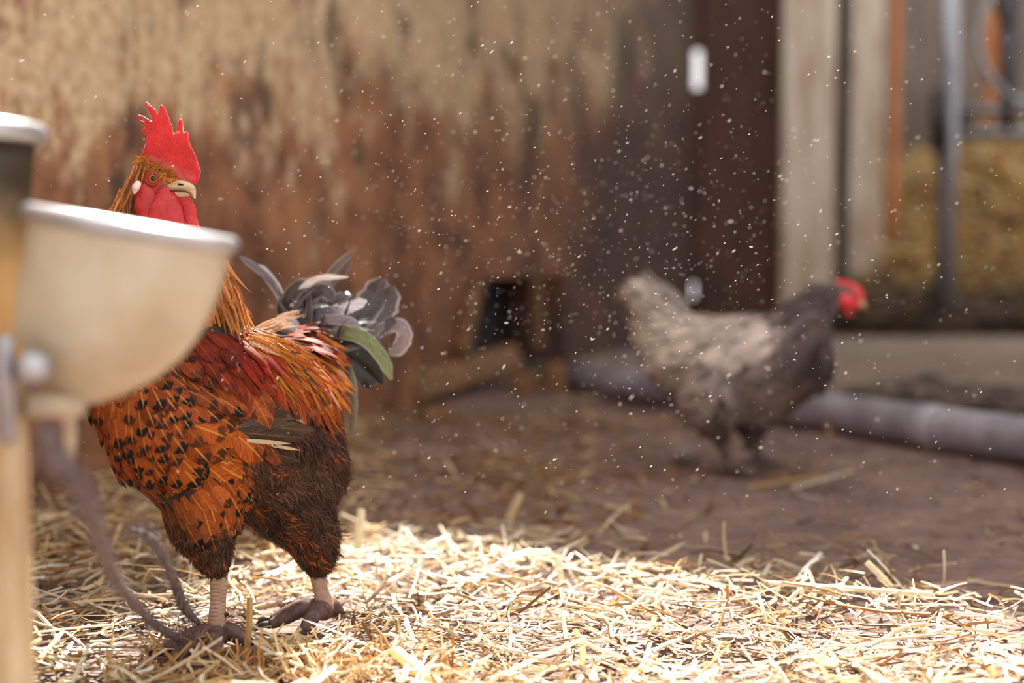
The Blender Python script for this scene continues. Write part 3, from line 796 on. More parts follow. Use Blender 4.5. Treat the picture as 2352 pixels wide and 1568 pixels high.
    for i in range(520):
        s0 = rng.random(); w0 = rng.random()
        x0 = 572 + 175 * s0 + rng.normal(0, 6); y0 = 766 + 6 * s0 + w0 * (24 + 120 * s0) + rng.normal(0, 5)
        q = surf(x0, y0, .004 + .006 * (1 - w0), 1.66)
        ang = .25 + .75 * w0 + .35 * s0 + rng.normal(0, .08)
        st.append(q); fl.append((math.cos(ang), .35 * (1 - w0) - .1, -math.sin(ang))); LL.append(rng.uniform(.035, .062))
        pale = rng.random() < .12 * (1 - w0)
        cc.append((.70, .42, .24) if pale else ((.50, .16, .018) if rng.random() < .62 else ((.32, .05, .012) if rng.random() < .7 else (.05, .035, .03)))); ww.append(rng.uniform(.003, .0065))
    N = len(st); st = np.array([list(v) for v in st]); fl = np.array(fl); fl /= np.linalg.norm(fl, axis=1, keepdims=True)
    nn = tangent(fl, np.tile([0.25, -1.0, .7], (N, 1)))
    feathers('saddle_hackle', [feather_batch(st, nn, fl, np.array(LL), np.array(ww), np.clip(np.array(cc) * rng.normal(1, .15, (N, 1)), .01, 1), np.tile([0., .5, .1], (N, 1)), lift=.02, R=.075, shape='lance', sway=rng.normal(.1, .12, N))], M['feather'], root)

    # ---- fluff of belly, rear and thighs
    p2, n2 = surface_samples(body, 62000, 0.0)
    x2, y2 = proj(p2)
    fz = ((y2 > 1010 + np.clip(590 - x2, -60, 400) * 0.9) & (x2 > 555)) | (y2 > 1188) | ((x2 > 570) & (y2 > 1145 - (x2 - 575) * 1.1) & (y2 > 990))
    p2, n2, x2, y2 = p2[fz], n2[fz], x2[fz], y2[fz]; N = len(p2)
    cl = np.array([noise.noise(Vector(q) * 42) for q in p2]); c2 = np.array([noise.noise(Vector(q) * 70 + Vector((5, 5, 5))) for q in p2])
    flow = np.stack([np.where(x2 > 560, .75, .1) + cl * .9, .2 + c2 * .5, -np.ones(N) * .85 + c2 * .5], 1) + rng.normal(0, .22, (N, 3))
    low = y2 > 1225
    dark = np.array([.085, .046, .033]) * (1 + .9 * c2[:, None])
    col = np.where((rng.random(N) < np.clip(.03 + .7 * (cl - .15) + .20 * low, 0, .6))[:, None], [[.46, .11, .025]], dark)
    col = np.where((rng.random(N) < .06)[:, None], [[.16, .10, .07]], col) * rng.normal(1, .25, (N, 1))
    Lf = rng.uniform(.012, .024, N) * np.where(low, .75, 1) * np.where(y2 > 1255, .6, 1) * np.where((x2 > 730) & (rng.random(N) < .3), 1.6, 1)
    feathers('fluff', [feather_batch(p2, n2, tangent(n2, flow), Lf, rng.uniform(.0012, .0032, N), np.clip(col, .008, 1), np.tile([0., .1, 0.], (N, 1)), lift=rng.uniform(.1, .42, N), R=.06, shape='wisp', sway=rng.normal(0, .3, N), nu=3, nv=4)], M['feather'], root)['label'] = 'dark brown fluff of belly and thighs'

    # ---- tail feathers
    D = 1.76
    TF = [  # points (px,py,dd), width, colour, tip, shaft, rim
        ([(650, 690, 0), (618, 640, .0), (585, 612, -.01), (550, 588, -.02)], .010, (.13, .12, .15), 0, .3, .5),
        ([(655, 700, 0), (640, 660, 0), (606, 618, .01), (588, 612, .01)], .007, (.62, .6, .66), 0, 0, .4),
        ([(675, 720, .0), (690, 670, -.02), (730, 640, -.03), (800, 636, -.03)], .009, (.70, .70, .70), 0, .2, .6),
        ([(668, 730, .0), (682, 680, .0), (715, 650, .0), (762, 650, 0)], .013, (.14, .12, .12), 0, .3, .6),
        ([(700, 730, .02), (745, 650, .03), (780, 605, .03), (815, 576, .03)], .010, (.10, .09, .09), 0, .2, .6),
        ([(720, 730, .02), (760, 655, .03), (792, 620, .02), (806, 598, .02)], .009, (.13, .11, .13), 0, .2, .4),
        ([(660, 745, -.01), (660, 690, -.02), (690, 655, -.02), (720, 660, -.02)], .022, (.055, .05, .055), 0, .3, .4),
        ([(690, 750, .0), (700, 690, -.02), (740, 665, -.03), (770, 690, -.03)], .020, (.05, .045, .055), 0, .3, .4),
        ([(720, 745, .0), (745, 700, -.01), (790, 680, -.01), (800, 670, 0)], .013, (.09, .08, .10), 0, .3, .5),
        ([(745, 740, .0), (780, 715, -.02), (815, 700, -.02), (842, 690, -.02)], .016, (.66, .66, .70), 0, .2, .3),  # near-white colour paints a glint on a feather edge
        ([(740, 770, .02), (810, 740, .03), (860, 680, .04), (880, 638, .04)], .040, (.055, .046, .05), 0, .3, .7),
        ([(760, 775, .02), (840, 760, .03), (885, 700, .04), (900, 655, .04)], .034, (.06, .05, .054), 0, .3, .7),
        ([(780, 790, .03), (860, 760, .03), (915, 745, .03), (930, 770, .03), (915, 800, .03), (892, 812, .03)], .020, (.22, .17, .18), 0, .3, .9),
        ([(770, 790, .02), (850, 770, .03), (895, 740, .03), (905, 728, .03)], .020, (.10, .085, .10), 0, .3, .6),
        ([(690, 770, -.02), (760, 762, -.04), (830, 772, -.05), (878, 820, -.05), (900, 872, -.05)], .020, (.15, .19, .06), 0, .5, .3),
        ([(680, 765, -.02), (750, 745, -.03), (815, 760, -.04), (850, 800, -.04)], .016, (.14, .17, .15), 0, .4, .5),
        ([(700, 775, -.01), (770, 790, -.03), (840, 830, -.03), (880, 880, -.03)], .030, (.018, .020, .018), 0, .2, .2),
        ([(720, 790, -.01), (790, 820, -.03), (840, 860, -.03), (850, 890, -.03)], .034, (.020, .018, .020), 0, .2, .2),
        ([(710, 780, 0), (790, 790, 0), (850, 820, 0), (895, 860, 0)], .030, (.03, .028, .034), 0, .2, .3),
        ([(760, 800, -.03), (800, 850, -.06), (812, 920, -.07), (806, 1005, -.07)], .011, (.17, .16, .11), 0, .3, .3),
        ([(690, 760, -.02), (740, 735, -.04), (790, 735, -.05), (830, 748, -.05)], .013, (.20, .20, .24), 0, .3, .7),
        ([(680, 748, -.02), (720, 715, -.03), (752, 712, -.03), (775, 730, -.03)], .014, (.10, .10, .13), 0, .3, .7),
        ([(645, 745, 0), (644, 715, -.01), (650, 690, -.01), (662, 668, -.01)], .012, (.05, .045, .06), 0, .2, .4),
        ([(640, 770, -.02), (690, 748, -.03), (740, 755, -.04), (790, 785, -.04)], .024, (.012, .012, .016), 0, .1, .1),
        ([(650, 762, -.01), (690, 735, -.02), (740, 730, -.03), (780, 745, -.03)], .020, (.012, .012, .018), 0, .1, .1)]
    for pts, w, c, tp, sh, rm in TF:
        tw = Vector((rng.normal(0, .35), -1, rng.normal(.25, .3)))
        plume('tail_feather', [P(a, b_, D + dd) for a, b_, dd in pts], w, c, M['tail'], root, tp, sh * .2, rm, toward=tw,
              prof=[.3, .7, .9, 1.0, .95, .85, .2], label=('olive green sickle feather' if c == (.15, .19, .06) else 'pale grey feather or painted glint' if c[0] > .5 else None))
    N = 110
    x0 = rng.uniform(650, 790, N); st = np.array([list(P(a, 752 + (a - 650) * .2 + rng.normal(0, 16), D + rng.uniform(-.05, .03))) for a in x0])
    an = rng.normal(.95, .5, N); fl = np.stack([np.cos(an), rng.normal(0, .25, N), np.sin(an)], 1); fl /= np.linalg.norm(fl, axis=1, keepdims=True)
    nn = tangent(fl, np.stack([rng.normal(0, .5, N), -np.ones(N), rng.normal(.3, .5, N)], 1))
    cc = np.array([(.03, .028, .034), (.08, .07, .08), (.16, .145, .16), (.30, .27, .29)])[rng.choice(4, N, p=[.4, .3, .2, .1])]
    feathers('tail_coverts', [feather_batch(st, nn, fl, rng.uniform(.022, .055, N), rng.uniform(.003, .009, N), cc, np.tile([0., .05, .4], (N, 1)), lift=0., R=.06, shape='lance', sway=rng.normal(0, .5, N))], M['tail'], root)
    tb = bmesh.new(); bm_chain(tb, [(P(640, 800, 1.68), .035), (P(690, 765, 1.74), .030), (P(730, 770, 1.77), .016)])
    put('tail_base', remeshed(tb, .004, 6), M['under'], root)
    # pale saddle fringe where the back meets the tail
    N = 60; st = np.array([list(P(580 + 60 * a + rng.normal(0, 3), 768 - 26 * a + rng.normal(0, 6), 1.60 + .1 * a)) for a in rng.random(N)])
    fl = np.stack([np.ones(N), np.full(N, .5), .35 + rng.normal(0, .12, N)], 1); fl /= np.linalg.norm(fl, axis=1, keepdims=True)
    nn = tangent(fl, np.tile([0.0, -1.0, .7], (N, 1)))
    feathers('back_hackle', [feather_batch(st, nn, fl, rng.uniform(.02, .04, N), rng.uniform(.003, .006, N), np.clip(np.array([[.66, .40, .24]]) * rng.normal(1, .15, (N, 1)), 0, 1), np.tile([0., .4, .3], (N, 1)), lift=.05, R=.2, shape='lance')], M['feather'], root)

    # ---- comb
    out = [(515, 690), (505, 610), (525, 530), (548, 470), (556, 400), (540, 372), (518, 358), (520, 342), (545, 345), (540, 310), (502, 285), (506, 270), (545, 285), (575, 320), (560, 275), (484, 240), (488, 224), (530, 235), (590, 275), (612, 300),
           (600, 240), (570, 190), (543, 135), (560, 118), (600, 155), (640, 195), (660, 250), (664, 160), (676, 136), (705, 165), (735, 230), (765, 310), (783, 400), (800, 360), (820, 270), (840, 256), (856, 285), (856, 350), (862, 425), (870, 372), (888, 358), (906, 385), (906, 440), (925, 490), (962, 560), (985, 640), (1002, 690), (990, 755), (950, 803), (880, 800), (800, 780), (730, 745), (680, 690), (620, 660), (560, 670)]
    cpts = [(180 + a * .2806, 200 + b_ * .2806) for a, b_ in out]
    dep = lambda x: 1.512 - (x - 360) * .00012
    bmc = bmesh.new()
    A = [bmc.verts.new(P(x, y, dep(x) - .0032)) for x, y in cpts]; B = [bmc.verts.new(P(x, y, dep(x) + .0032)) for x, y in cpts]
    bmc.faces.new(A); bmc.faces.new(B[::-1])
    for i in range(len(A)):
        j = (i + 1) % len(A); bmc.faces.new((A[j], A[i], B[i], B[j]))
    bmesh.ops.triangulate(bmc, faces=bmc.faces[:])
    bm_chain(bmc, [(P(345, 372, 1.512), .007), (P(385, 392, 1.508), .0085), (P(430, 412, 1.500), .0085)], sc=(1, .8, 1))
    put('comb', remeshed(bmc, .0008, 5), M['comb'], root)
    # ---- wattles, cheek, earlobe
    def lobe(name, chain, sc, mat, vox=.0012, sm=5):
        b_ = bmesh.new(); bm_chain(b_, [(P(a, c, d), r) for a, c, d, r in chain], sc); return put(name, remeshed(b_, vox, sm), mat, root)
    lobe('wattle', [(385, 448, 1.488, .011), (380, 490, 1.482, .019), (388, 540, 1.480, .020), (392, 575, 1.480, .013)], (1, .32, 1), M['wattle'])
    lobe('wattle', [(420, 452, 1.487, .008), (425, 490, 1.492, .013), (432, 540, 1.494, .013), (430, 575, 1.494, .009)], (1, .35, 1), M['wattle'])
    lobe('cheek', [(336, 445, 1.496, .012), (338, 475, 1.492, .014), (350, 500, 1.490, .011)], (1, .5, 1), M['wattle'])
    lobe('earlobe', [(317, 422, 1.485, .0036), (312, 430, 1.484, .0044), (309, 442, 1.485, .0022)], (1, .7, 1), M['lobe'], .0009, 3)
    # ---- beak
    dk = [1.494, 1.486, 1.481, 1.480]
    bk = tube('beak', [P(390, 430, dk[0]), P(418, 428, dk[1]), P(440, 434, dk[2]), P(448, 457, dk[3])], [.0068, .0062, .0046, .0008], M['beak'], root, 14)
    tube('lower_beak', [P(393, 446, 1.492), P(418, 445, 1.486), P(436, 448, 1.483)], [.0045, .0042, .0012], M['beak'], bk, 12)
    tube('nostril', [P(409, 423, 1.4800), P(421, 424, 1.4785)], [.0010, .0008], M['pupil'], bk, 8)
    tube('gape', [P(392, 438, 1.4835), P(412, 438, 1.479), P(430, 440, 1.4765)], [.0006, .0007, .0005], M['claw'], bk, 8)
    # ---- eye
    ec = surf(352, 411, .0, 1.49)
    b_ = bmesh.new(); bm_ball(b_, ec + Vector((0, .0012, 0)), .0056, sub=3); eye = put('eye', from_bm('eye', b_), M['iris'], root)
    b_ = bmesh.new(); bm_ball(b_, ec + Vector((.0010, -.0038, .0003)), .0028, (1, .5, 1), 3); put('pupil', from_bm('pupil', b_), M['pupil'], eye)
    ring = [ec + Vector((math.cos(a) * .0068, -.0012, math.sin(a) * .0062)) for a in np.linspace(0, 2 * math.pi, 25)]
    b_ = bmesh.new(); bm_tube(b_, ring, [.0017] * 25, 8); put('eyelid', from_bm('eyelid', b_), M['lid'], eye)
    # ---- legs and feet
    def leg(kx, ky, ax, ay, d, toes, spur):
        k, a = P(kx, ky, d), Vector((P(ax, ay, d).x, d, 0.023))
        mid = k.lerp(a, .5)
        o = tube('leg', [k + Vector((0, 0, .012)), k, mid, a + Vector((0, 0, .012)), a], [.0085, .0100, .0082, .0098, .012], M['shank'], root, 16, 6)
        # overlapping scutes down the front of the shank
        b_ = bmesh.new()
        for i in range(17):
            q = k.lerp(a, (i + .3) / 18)
            bm_ball(b_, q + Vector((-.0018, -.0064, 0)), .0058, (1.0, .55, .62), 2)
            bm_ball(b_, q + Vector((.0052, -.0040, .002)), .0042, (.9, .6, .8), 2)
        put('scutes', from_bm('scutes', b_), M['shank'], o)
        if spur: tube('spur', [a.lerp(k, .30) + Vector(spur) * .25, a.lerp(k, .28) + Vector(spur)], [.0062, .0015], M['claw'], o, 10, 3)
        for dx, dy, L_ in toes:
            v = Vector((dx, dy, 0)).normalized(); e = a + v * L_; e.z = .013
            m1 = a + v * L_ * .35; m1.z = .027; m2 = a + v * L_ * .7; m2.z = .020
            tt = tube('toe', [a, m1, m2, e], [.0125, .0095, .0085, .0055], M['foot'], o, 12, 5)
            tube('claw', [e, e + v * .010 + Vector((0, 0, .001)), e + v * .018 - Vector((0, 0, .006))], [.0045, .0032, .0006], M['claw'], o, 8, 3)
        return o
    leg(504, 1296, 498, 1450, 1.462, [(-.9, -.55, .06), (-.55, -1, .07), (.15, -1, .075), (.8, .1, .035)], (.012, -.003, .002))
    leg(727, 1300, 744, 1440, 1.572, [(-1, -.12, .058), (-1, -.5, .062), (-.25, -1, .06), (.5, .8, .03)], None)
build_rooster()

# ------------------------------------------------------------------ hen
def build_hen():
    D = 2.78
    root = empty('hen', (P(1700, 1080, D).x, D, 0), 'grey hen with a dark neck and small red comb walking past the pipe', 'hen')
    bm = bmesh.new()
    def ch(L, dd=0, **k): bm_chain(bm, [(P(a, b, D + dd), S(r, D)) for a, b, r in L], **k)
    ch([(1486, 692, 48), (1512, 740, 48), (1560, 790, 76), (1640, 815, 92), (1740, 820, 102), (1815, 815, 98)])
    ch([(1560, 800, 78), (1640, 890, 88), (1750, 890, 92), (1830, 830, 88)])
    ch([(1815, 800, 95), (1850, 735, 62), (1895, 685, 38), (1935, 680, 29), (1958, 690, 20)])
    ch([(1630, 910, 75), (1650, 975, 36), (1668, 1015, 12)], -.05)
    ch([(1720, 920, 75), (1735, 975, 34), (1735, 1010, 12)], .05)
    body = remeshed(bm, .008, 6)
    put('body', body, M['hunder'], root)
    p, n = surface_samples(body, 9000, .016)
    px, py = proj(p)
    ctl = [(1490, 690, -.6, -.5, .050, .026, .50, .43, .37), (1560, 780, -.8, .3, .060, .030, .62, .54, .47), (1640, 760, -1, .35, .05, .028, .54, .46, .39),
           (1680, 800, -.9, .6, .06, .03, .66, .58, .51), (1770, 770, -.8, .5, .055, .028, .62, .54, .49), (1850, 720, -.6, .8, .055, .012, .075, .050, .068),
           (1900, 680, -.6, .6, .04, .009, .07, .05, .065), (1890, 800, -.4, 1, .05, .018, .035, .024, .030), (1820, 800, -.6, .8, .05, .022, .12, .09, .09),
           (1750, 880, -.7, .7, .05, .024, .17, .125, .10), (1640, 900, -.5, .8, .045, .022, .24, .19, .165), (1850, 880, -.5, 1, .045, .02, .11, .075, .055),
           (1560, 860, -.4, 1, .05, .026, .33, .28, .25), (1670, 970, -.1, 1, .035, .016, .14, .10, .085)]
    g = idw(px, py, ctl)
    sel = ~((px > 1922) & (py < 720))
    p, n, g = p[sel], n[sel], g[sel]; N = len(p)
    fl = RIGHT[None] * g[:, 0:1] + DOWN[None] * g[:, 1:2] + rng.normal(0, .12, (N, 3))
    feathers('plumage', [feather_batch(p, n, tangent(n, fl), g[:, 2] * rng.normal(1, .12, N), g[:, 3] * rng.normal(1, .12, N), np.clip(g[:, 4:7] * rng.normal(1, .16, (N, 1)), .01, 1), np.stack([np.zeros(N), np.full(N, .15), np.full(N, .15)], 1), lift=.16, R=.14)], M['feather'], root)
    for i in range(9):
        a = -.5 + i * .13
        pts = [P(1545, 770, D + (i - 4) * .008), P(1505 + 6 * i, 715, D + (i - 4) * .010), P(1452 + 11 * i, 700 - 52 * math.sin(i / 8 * 2.6), D + (i - 4) * .012)]
        plume('tail_feather', pts, .05, (.34, .30, .26), M['feather'], root, 0, .2, .2, prof=[.4, .8, 1, .95, .4], toward=Vector((0, -1, .2)))
    # face, comb, beak
    def lobe(name, chain, sc, mat, vox=.003, par=root):
        b_ = bmesh.new(); bm_chain(b_, [(P(a, c, d), S(r, D)) for a, c, d, r in chain], sc); return put(name, remeshed(b_, vox, 3), mat, par)
    lobe('face', [(1938, 690, D - .012, 22), (1960, 698, D - .008, 17)], (1, 1, 1), M['hencomb'])
    b_ = bmesh.new()
    for x, y, r in ((1926, 650, 9), (1936, 646, 8), (1946, 650, 9), (1957, 655, 9), (1968, 660, 10), (1977, 668, 10), (1980, 676, 8)):
        bm_chain(b_, [(P(x, y + 12, D), S(r, D)), (P(x - 2, y - 4, D), S(r * .55, D))], (1, .5, 1), 4)
    put('comb', remeshed(b_, .0025, 3), M['hencomb'], root)
    lobe('wattle', [(1945, 712, D - .01, 8), (1950, 722, D - .01, 8)], (1, .5, 1), M['hencomb'])
    bk = tube('beak', [P(1960, 695, D), P(1978, 698, D), P(1990, 708, D)], [S(12, D), S(9, D), S(1.5, D)], M['beak'], root, 12, 4)
    b_ = bmesh.new(); bm_ball(b_, P(1946, 686, D - S(20, D)), S(5, D), sub=2); put('eye', from_bm('eye', b_), M['pupil'], root)
    for (x0, x1, yy, dd) in ((1668, 1672, 1085, -.05), (1735, 1740, 1062, .05)):
        a, g0 = P(x0, 1005, D + dd), Vector((P(x1, yy, D + dd).x, D + dd, .016))
        lg = tube('leg', [a, a.lerp(g0, .5), g0], [.010, .009, .011], M['henleg'], root, 12, 4)
        for dx, dy in ((1, -.1), (.8, -.7), (.8, .6), (-1, 0)):
            v = Vector((dx, dy, 0)).normalized() * (.055 if dx > 0 else .03)
            tube('toe', [g0, g0 + v * .6 + Vector((0, 0, -.002)), Vector((g0.x + v.x, g0.y + v.y, .008))], [.010, .007, .003], M['henleg'], lg, 8, 3)
build_hen()

# ------------------------------------------------------------------ cream feeder in the foreground
def build_feeder():
    D = 0.90
    px_post = 22
    root = empty('animal_feeder', (P(px_post, 1200, .92).x, .92, 0), 'cream scoop shaped animal feeder on a post, out of focus at left', 'feeder')
    # bowl: round rim tipped slightly to the right, wall sweeping down to the left
    rows = [(0.00, 62, 540, 1.0), (0.06, 60, 537, 1.0), (.16, 52, 527, .98), (.30, 40, 514, .95), (.45, 30, 492, .92), (.60, 28, 462, .86), (.74, 44, 420, .76), (.86, 72, 362, .62), (.95, 105, 295, .44), (1.0, 140, 230, .2)]
    NS = 48
    bm = bmesh.new(); rings = []
    def ring(t, xl, xr, k, inset=0.0):
        cx, r = (xl + xr) / 2, (xr - xl) / 2 * .95
        vs = []
        for i in range(NS):
            a = 2 * math.pi * i / NS
            x = cx + r * math.cos(a) * (1 - inset)
            ytop = 490 + (x - 62) * (572 - 490) / 478.0
            ybot = 925
            y = ytop + (ybot - ytop) * t
            q = P(x, y, D + .055); q.y += S(r, D) * math.sin(a) * .85 * (1 - inset)
            vs.append(q)
        return vs
    for t, xl, xr, k in rows: rings.append([bm.verts.new(v) for v in ring(t, xl, xr, k)])
    for A, B in zip(rings[:-1], rings[1:]):
        for i in range(NS): bm.faces.new((A[i], A[(i + 1) % NS], B[(i + 1) % NS], B[i]))
    bm.faces.new(rings[-1])
    me = from_bm('bowl', bm)
    bowl = put('bowl', me, M['cream'], root)
    sm = bowl.modifiers.new('wall', 'SOLIDIFY'); sm.thickness = .003; sm.offset = -1
    rr = [Vector(v) for v in ring(0, 62, 540, 1)]
    pts = [q + Vector((0, 0, .002)) for q in rr] + [rr[0] + Vector((0, 0, .002)), rr[1] + Vector((0, 0, .002))]
    b_ = bmesh.new(); bm_tube(b_, pts, [.0054] * len(pts), 12); put('rim', from_bm('rim', b_), M['rim'], bowl)
    # tapered hopper behind, with its own rolled lip
    Dh = 1.0
    b_ = bmesh.new(); R = []
    for y, xl, xr in ((330, -330, 72), (420, -310, 66), (560, -270, 62), (640, -240, 62), (760, -150, 66), (850, -90, 60)):
        cx, r = (xl + xr) / 2, (xr - xl) / 2; rw = []
        for i in range(40):
            a = 2 * math.pi * i / 40; q = P(cx + r * math.cos(a), y, Dh); q.y = Dh + S(r, Dh) * math.sin(a); rw.append(b_.verts.new(q))
        R.append(rw)
    for A, B in zip(R[:-1], R[1:]):
        for i in range(40): b_.faces.new((A[i], A[(i + 1) % 40], B[(i + 1) % 40], B[i]))
    b_.faces.new(R[0][::-1]); b_.faces.new(R[-1])
    hop = put('hopper', from_bm('hopper', b_), M['hopper'], root)
    c0 = P(-129, 306, Dh); r0 = S(206, Dh)
    pts = [c0 + Vector((math.cos(a) * r0, math.sin(a) * r0, 0)) for a in np.linspace(0, 2 * math.pi * 41 / 40, 42)]
    b_ = bmesh.new(); bm_tube(b_, pts, [.0075] * 42, 12); put('rim', from_bm('rim', b_), M['rim'], hop)
    # bracket, bolt, lower collar, post
    tube('bracket', [P(12, 770, .90), P(12, 900, .90), P(18, 1010, .91)], [S(22, .9)] * 3, M['galv'], root, 12, 4)
    bo = tube('bolt', [P(75, 845, .872), P(75, 845, .905)], [S(40, .88), S(44, .88)], M['rim'], root, 6, 1)
    tube('bolt_shank', [P(75, 845, .905), P(75, 845, .95)], [S(20, .9)] * 2, M['galv'], bo, 10, 1)
    tube('collar', [P(60, 930, .92), P(190, 930, .94)], [S(30, .92), S(26, .94)], M['cream'], root, 16, 1)
    top = P(8, 880, .93); bot = Vector((P(35, 1568, .93).x, .93, 0.0))
    tube('post', [top, top.lerp(bot, .5), bot], [S(50, .93), S(52, .93), S(54, .93)], M['postpaint'], root, 18, 4)
    # hanging strut seen under the bowl
    tube('strut', [P(155, 925, .95), P(160, 1000, .96), P(158, 1090, .97)], [S(18, .95), S(16, .95), S(9, .95)], M['cream'], root, 10, 3)
build_feeder()
def build_twine():
    A = [P(105, 985, .86), P(140, 1070, .87), P(180, 1110, .89), P(215, 1200, .97), P(260, 1320, 1.10), P(330, 1410, 1.27), P(380, 1450, 1.36), G(430, 1478, .022)]
    B = [P(300, 1215, 1.22), P(350, 1240, 1.25), P(395, 1320, 1.30), P(420, 1390, 1.36), P(455, 1430, 1.42)]
    o = tube('twine', A, [.005, .007, .0066, .0058, .005, .004, .004, .003], M['twine'], None, 10, 8)
    tag(o, 'dark frayed rope hanging from the feeder down to the straw', 'rope')
    o2 = tube('twine', B, [.002, .004, .0045, .005, .003], M['twine'], None, 10, 8)
    tag(o2, 'short dark rope end lying against the straw beside the rooster near leg', 'rope')
    for o_, pts, k in ((o, A, 260), (o2, B, 160)):
        sp_ = smooth_path(pts, 12); n = k
        c = np.array([list(sp_[i]) for i in rng.integers(0, len(sp_), n)]) + rng.normal(0, .004, (n, 3))
        d = rng.normal(0, 1, (n, 3)) + np.array([.4, .3, -1.2])
        me = strand_mesh('frayed_fibre', c, d, np.tile([0., -1., .3], (n, 1)), rng.uniform(.01, .035, n), np.full(n, .0008), np.tile([.12, .09, .085], (n, 1)), rng.normal(0, .1, (n, 2)), 2)
        f = tag(put('frayed_fibres', me, M['twine'], o_), kind='stuff')
build_twine()

# ------------------------------------------------------------------ pipe, hatch timbers, gate, hay, dust
def build_pipe():
    a, b = G(1285, 900), G(2352, 1075)
    u = (b - a).normalized(); nrm = Vector((-u.y, u.x, 0))
    if nrm.y < 0: nrm = -nrm
    r = .047
    a2 = a + nrm * r * .9; b2 = b + nrm * r * .9 + u * 1.2
    a2.z = b2.z = r + .004
    bm = bmesh.new(); k = 24
    bm_tube(bm, [a2.lerp(b2, i / k) for i in range(k + 1)], [r] * (k + 1), 32)
    o = put('drain_pipe', from_bm('drain_pipe', bm), M['pipe'])
    tag(o, 'long grey plastic drain pipe lying across the floor behind the hen', 'pipe')
    q = G(2085, 1030); s = (q - a).dot(u)
    cc = a2 + u * s
    b_ = bmesh.new(); bm_tube(b_, [cc, cc + u * .012, cc + u * .05, cc + u * .062], [r * 1.0, r * 1.07, r * 1.07, r], 32); put('sleeve', from_bm('sleeve', b_), M['pipe'], o)
build_pipe()
def build_hatch():
    f = WN
    g = 'old boards at the low hatch'
    tag(beam('wooden_batten', on_wall(1062, 815, .03), on_wall(1100, 640, .03), .055, .03, M['wood_tan'], None, f), 'tan batten leaning at the left edge of the dark hatch', 'batten', g)
    tag(beam('wooden_batten', on_wall(1238, 800, .03), on_wall(1232, 640, .03), .06, .03, M['wood_tan'], None, f), 'tan batten upright at the right part of the dark hatch', 'batten', g)
    a, b = G(945, 935), G(1185, 885)
    tag(beam('wooden_plank', a + Vector((0, 0, .05)), b + Vector((0, 0, .10)), .085, .035, M['wood_tan'], None, (WN + Vector((0, 0, .5))).normalized()), 'tan plank lying along the wall foot before the hatch', 'plank')
    def block(px, py, w, h, lbl):
        q = G(px, py); m = Matrix.Translation(q) @ Matrix.Rotation(rng.uniform(-.5, .5), 4, 'Z')
        tag(box('wooden_block', (-w / 2, -w / 3, 0), (w / 2, w / 3, h), M['wood_tan'], m, .008), lbl, 'block')
    block(1275, 905, .07, .10, 'tan wooden block at the left end of the grey pipe')
    block(1205, 905, .09, .07, 'brown wooden block below the dark hatch')
    block(1005, 965, .10, .03, 'flat brown chip of wood on the floor below the plank')
build_hatch()
def build_stones():
    def lump(name, px, py, r, mat, label, cat):
        b_ = bmesh.new(); q = G(px, py); bm_ball(b_, (q.x, q.y, r * .55), r, (1.2, 1, .7), 3)
        for v in b_.verts: v.co += Vector((1, 1, 1)) * noise.noise(v.co * 60) * r * .22
        tag(put(name, from_bm(name, b_), mat), label, cat)
    lump('pebble', 940, 1085, .011, M['stone'], 'small pinkish pebble right of the rooster on the straw', 'stone')
    lump('pebble', 1575, 1062, .03, M['stone'], 'pale flattish stone on the floor left of the hen feet', 'stone')
    for (x, y, r, l) in ((2130, 905, .05, 'dark mud clod on the slab edge above the pipe'), (2305, 945, .06, 'dark mud clod at the far right behind the pipe')):
        lump('mud_clod', x, y, r, M['clod'], l, 'clod')
build_stones()
def build_gate():
    D = 7.7
    root = empty('metal_gate', (P(2165, 604, D).x, D, 0), 'dark tubular metal gate with a curved bar standing before the hay', 'gate')
    x = lambda px: P(px, 604, D).x
    z = lambda py: P(2165, py, D).z
    bm = bmesh.new(); bm_tube(bm, [Vector((x(2172), D, 0)), Vector((x(2172), D, 2.5))], [S(24, D)] * 2, 20); put('post', from_bm('post', bm), M['galv'], root)
    for py, r in ((253, 13), (305, 16)):
        tube('rail', [(x(2132), D, z(py)), (x(2900), D, z(py))], [S(r, D)] * 2, M['galv'], root, 14, 1)
    pts = [(x(2400 + 165 * math.cos(a)), D - .02, z(85 - 165 * math.sin(a))) for a in np.linspace(math.pi * .55, math.pi * 1.5, 26)]
    tube('curved_bar', pts, [S(9, D)] * 26, M['galv'], root, 12, 1)
    tube('hinge', [(x(2150), D - .03, z(210)), (x(2150), D - .03, z(345))], [S(22, D)] * 2, M['iron'], root, 12, 1)
    tube('brace', [(x(2148), D - .02, z(315)), (x(2168), D, z(400))], [S(16, D), S(13, D)], M['iron'], root, 12, 1)
    tube('upright', [(x(2305), D, z(305)), (x(2305), D, z(60)), ], [S(17, D)] * 2, M['iron'], root, 12, 1)
    tube('upright', [(x(2212), D, z(305)), (x(2212), D, z(240)), ], [S(12, D)] * 2, M['iron'], root, 12, 1)
    tube('diagonal', [(x(2262), D, z(-60)), (x(2305), D, z(70))], [S(13, D)] * 2, M['iron'], root, 12, 1)
build_gate()
